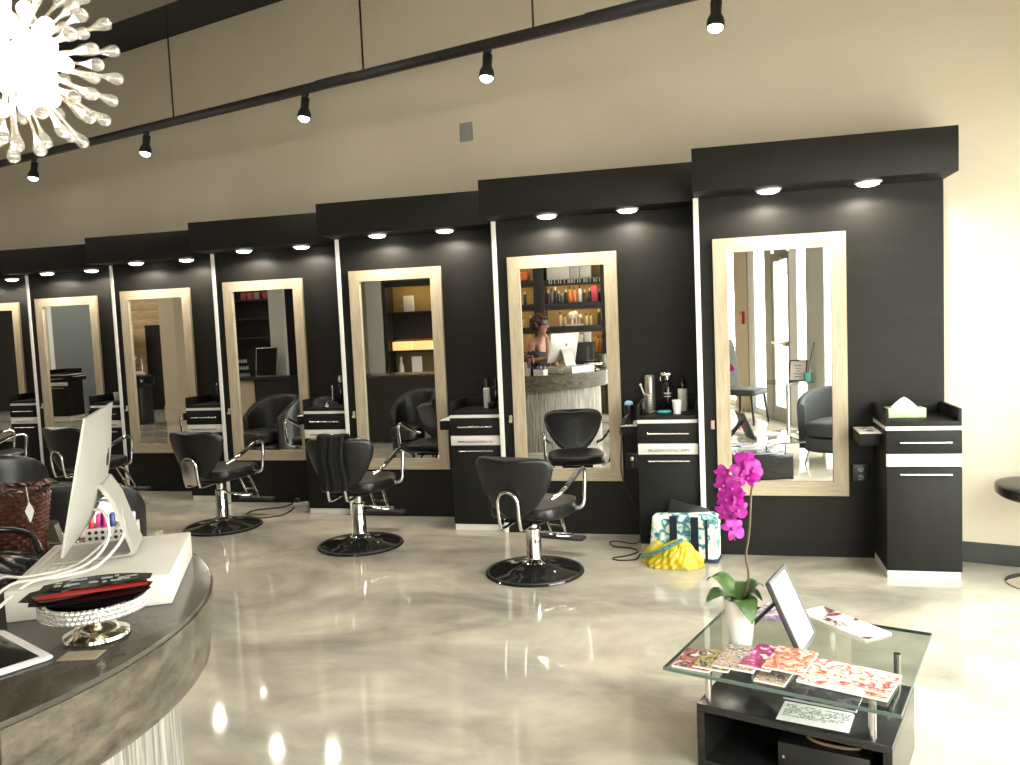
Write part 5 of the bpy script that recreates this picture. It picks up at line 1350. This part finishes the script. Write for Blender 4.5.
skinned('trousers', [((0, 0, .98), (.165, .125)), ((0, 0, .90), (.17, .13)), ((-.095, 0, .80), .10), ((-.10, .02, .50), .075), ((-.10, -.01, .12), .06), ((.095, 0, .80), .10), ((.10, .02, .50), .075), ((.10, -.01, .12), .06)], [(0, 1), (1, 2), (2, 3), (3, 4), (1, 5), (5, 6), (6, 7)], 'tee', pr_)
for sx in (-.1, .1): MB().superell((sx, .05, .045), (.095, .26, .09), .6, .6, 24, 10).build('shoe', 'black', pr_)

# ------------------------------------------------------------------ unseen fill lamps added at the ceiling to brighten the room
lm0 = None
for i, (a, b) in enumerate(((-.5, 3.2), (-4.2, 3.4), (-8.0, 3.4), (-11.5, 3.6), (-2.2, 6.6), (-6.2, 6.8), (-10.2, 6.8), (.8, 5.6), (-11.8, 8.0), (-13.0, 5.6))):
    q = WP(a, b, CEIL)
    if lm0 is None:
        lm0 = thing('added_fill_light', '', 'ceiling light', q, 0, 'added fill lights over the salon floor')
        MB().lathe([(.14, 0), (.145, -.01), (.13, -.022), (.11, -.018)], (0, 0, 0), 36, cap=False).build('rim', 'white', lm0)
        MB().lathe([(.115, -.012), (0, -.016)], (0, 0, 0), 36, cap=False).build('diffuser', 'lens', lm0)
        o = lm0
    else: o = dup(lm0, q, 0, '')
    o['label'] = 'added round fill light high over the salon floor, outside the photo frame'
    light('AREA', 'fill_beam', q + Vector((0, 0, -.04)), [9, 16, 6, 4, 22, 14, 8, 14, 150, 40][i], col=(1, .93, .82), shape='DISK', size=.22)

# ------------------------------------------------------------------ daylight, camera, view
w = bpy.data.worlds.new('daylight'); SC.world = w; w.use_nodes = True
bgn = w.node_tree.nodes['Background']; bgn.inputs[0].default_value = (1.0, .965, .89, 1); bgn.inputs[1].default_value = 17.5
O = WP(A1 + .22, 5.4, 1.30)
po = light('AREA', 'window_portal', O, 1, shape='RECTANGLE', size=10.4, size_y=2.8)
po.data.cycles.is_portal = True
po.rotation_euler = Matrix((( -NX, 0, -EX), (-NY, 0, -EY), (0, 1, 0))).to_euler() if False else (PI / 2, 0, WROT + PI / 2)
r3 = Vector((0.9680285, 0.2386, 0)); 
yaw, pit, rol = 0.2435530, 0.0756645, 0.0439782
fwd = Vector((-math.sin(yaw), math.cos(yaw), 0)); rt_ = Vector((math.cos(yaw), math.sin(yaw), 0)); upv = Vector((0, 0, 1))
f2 = fwd * math.cos(pit) - upv * math.sin(pit); u2 = upv * math.cos(pit) + fwd * math.sin(pit)
r3 = rt_ * math.cos(rol) - u2 * math.sin(rol); u3 = u2 * math.cos(rol) + rt_ * math.sin(rol)
cam = bpy.data.cameras.new('camera'); cam.sensor_width = 36; cam.lens = 837.417 / 1020 * 36; cam.clip_start = .05
co = bpy.data.objects.new('camera', cam); COL.objects.link(co)
co.matrix_world = Matrix(((r3.x, u3.x, -f2.x, CAM[0]), (r3.y, u3.y, -f2.y, CAM[1]), (r3.z, u3.z, -f2.z, CAM[2]), (0, 0, 0, 1)))
SC.camera = co
# mirrors hang very slightly askew on their hooks
def askew(k, rx, rz):
    g = [c for c in MIR[k].children if c.name.startswith('mirror_glass')][0]
    c = Vector((.522, -.010, 1.262))
    g.matrix_local = Matrix.Translation(c) @ Matrix.Rotation(rz, 4, 'Z') @ Matrix.Rotation(rx, 4, 'X') @ Matrix.Translation(-c)
askew(0, math.radians(.33), math.radians(.0))
askew(1, math.radians(.0), math.radians(.76))
SC.view_settings.view_transform = 'Standard'; SC.view_settings.look = 'None'; SC.view_settings.gamma = 1
SC.view_settings.use_curve_mapping = False; SC.view_settings.exposure = 0.0
cy = SC.cycles
cy.use_denoising = True; cy.max_bounces = 10; cy.diffuse_bounces = 5; cy.glossy_bounces = 6; cy.transmission_bounces = 6; cy.transparent_max_bounces = 16
cy.caustics_reflective = False; cy.caustics_refractive = False; cy.sample_clamp_indirect = 6.0
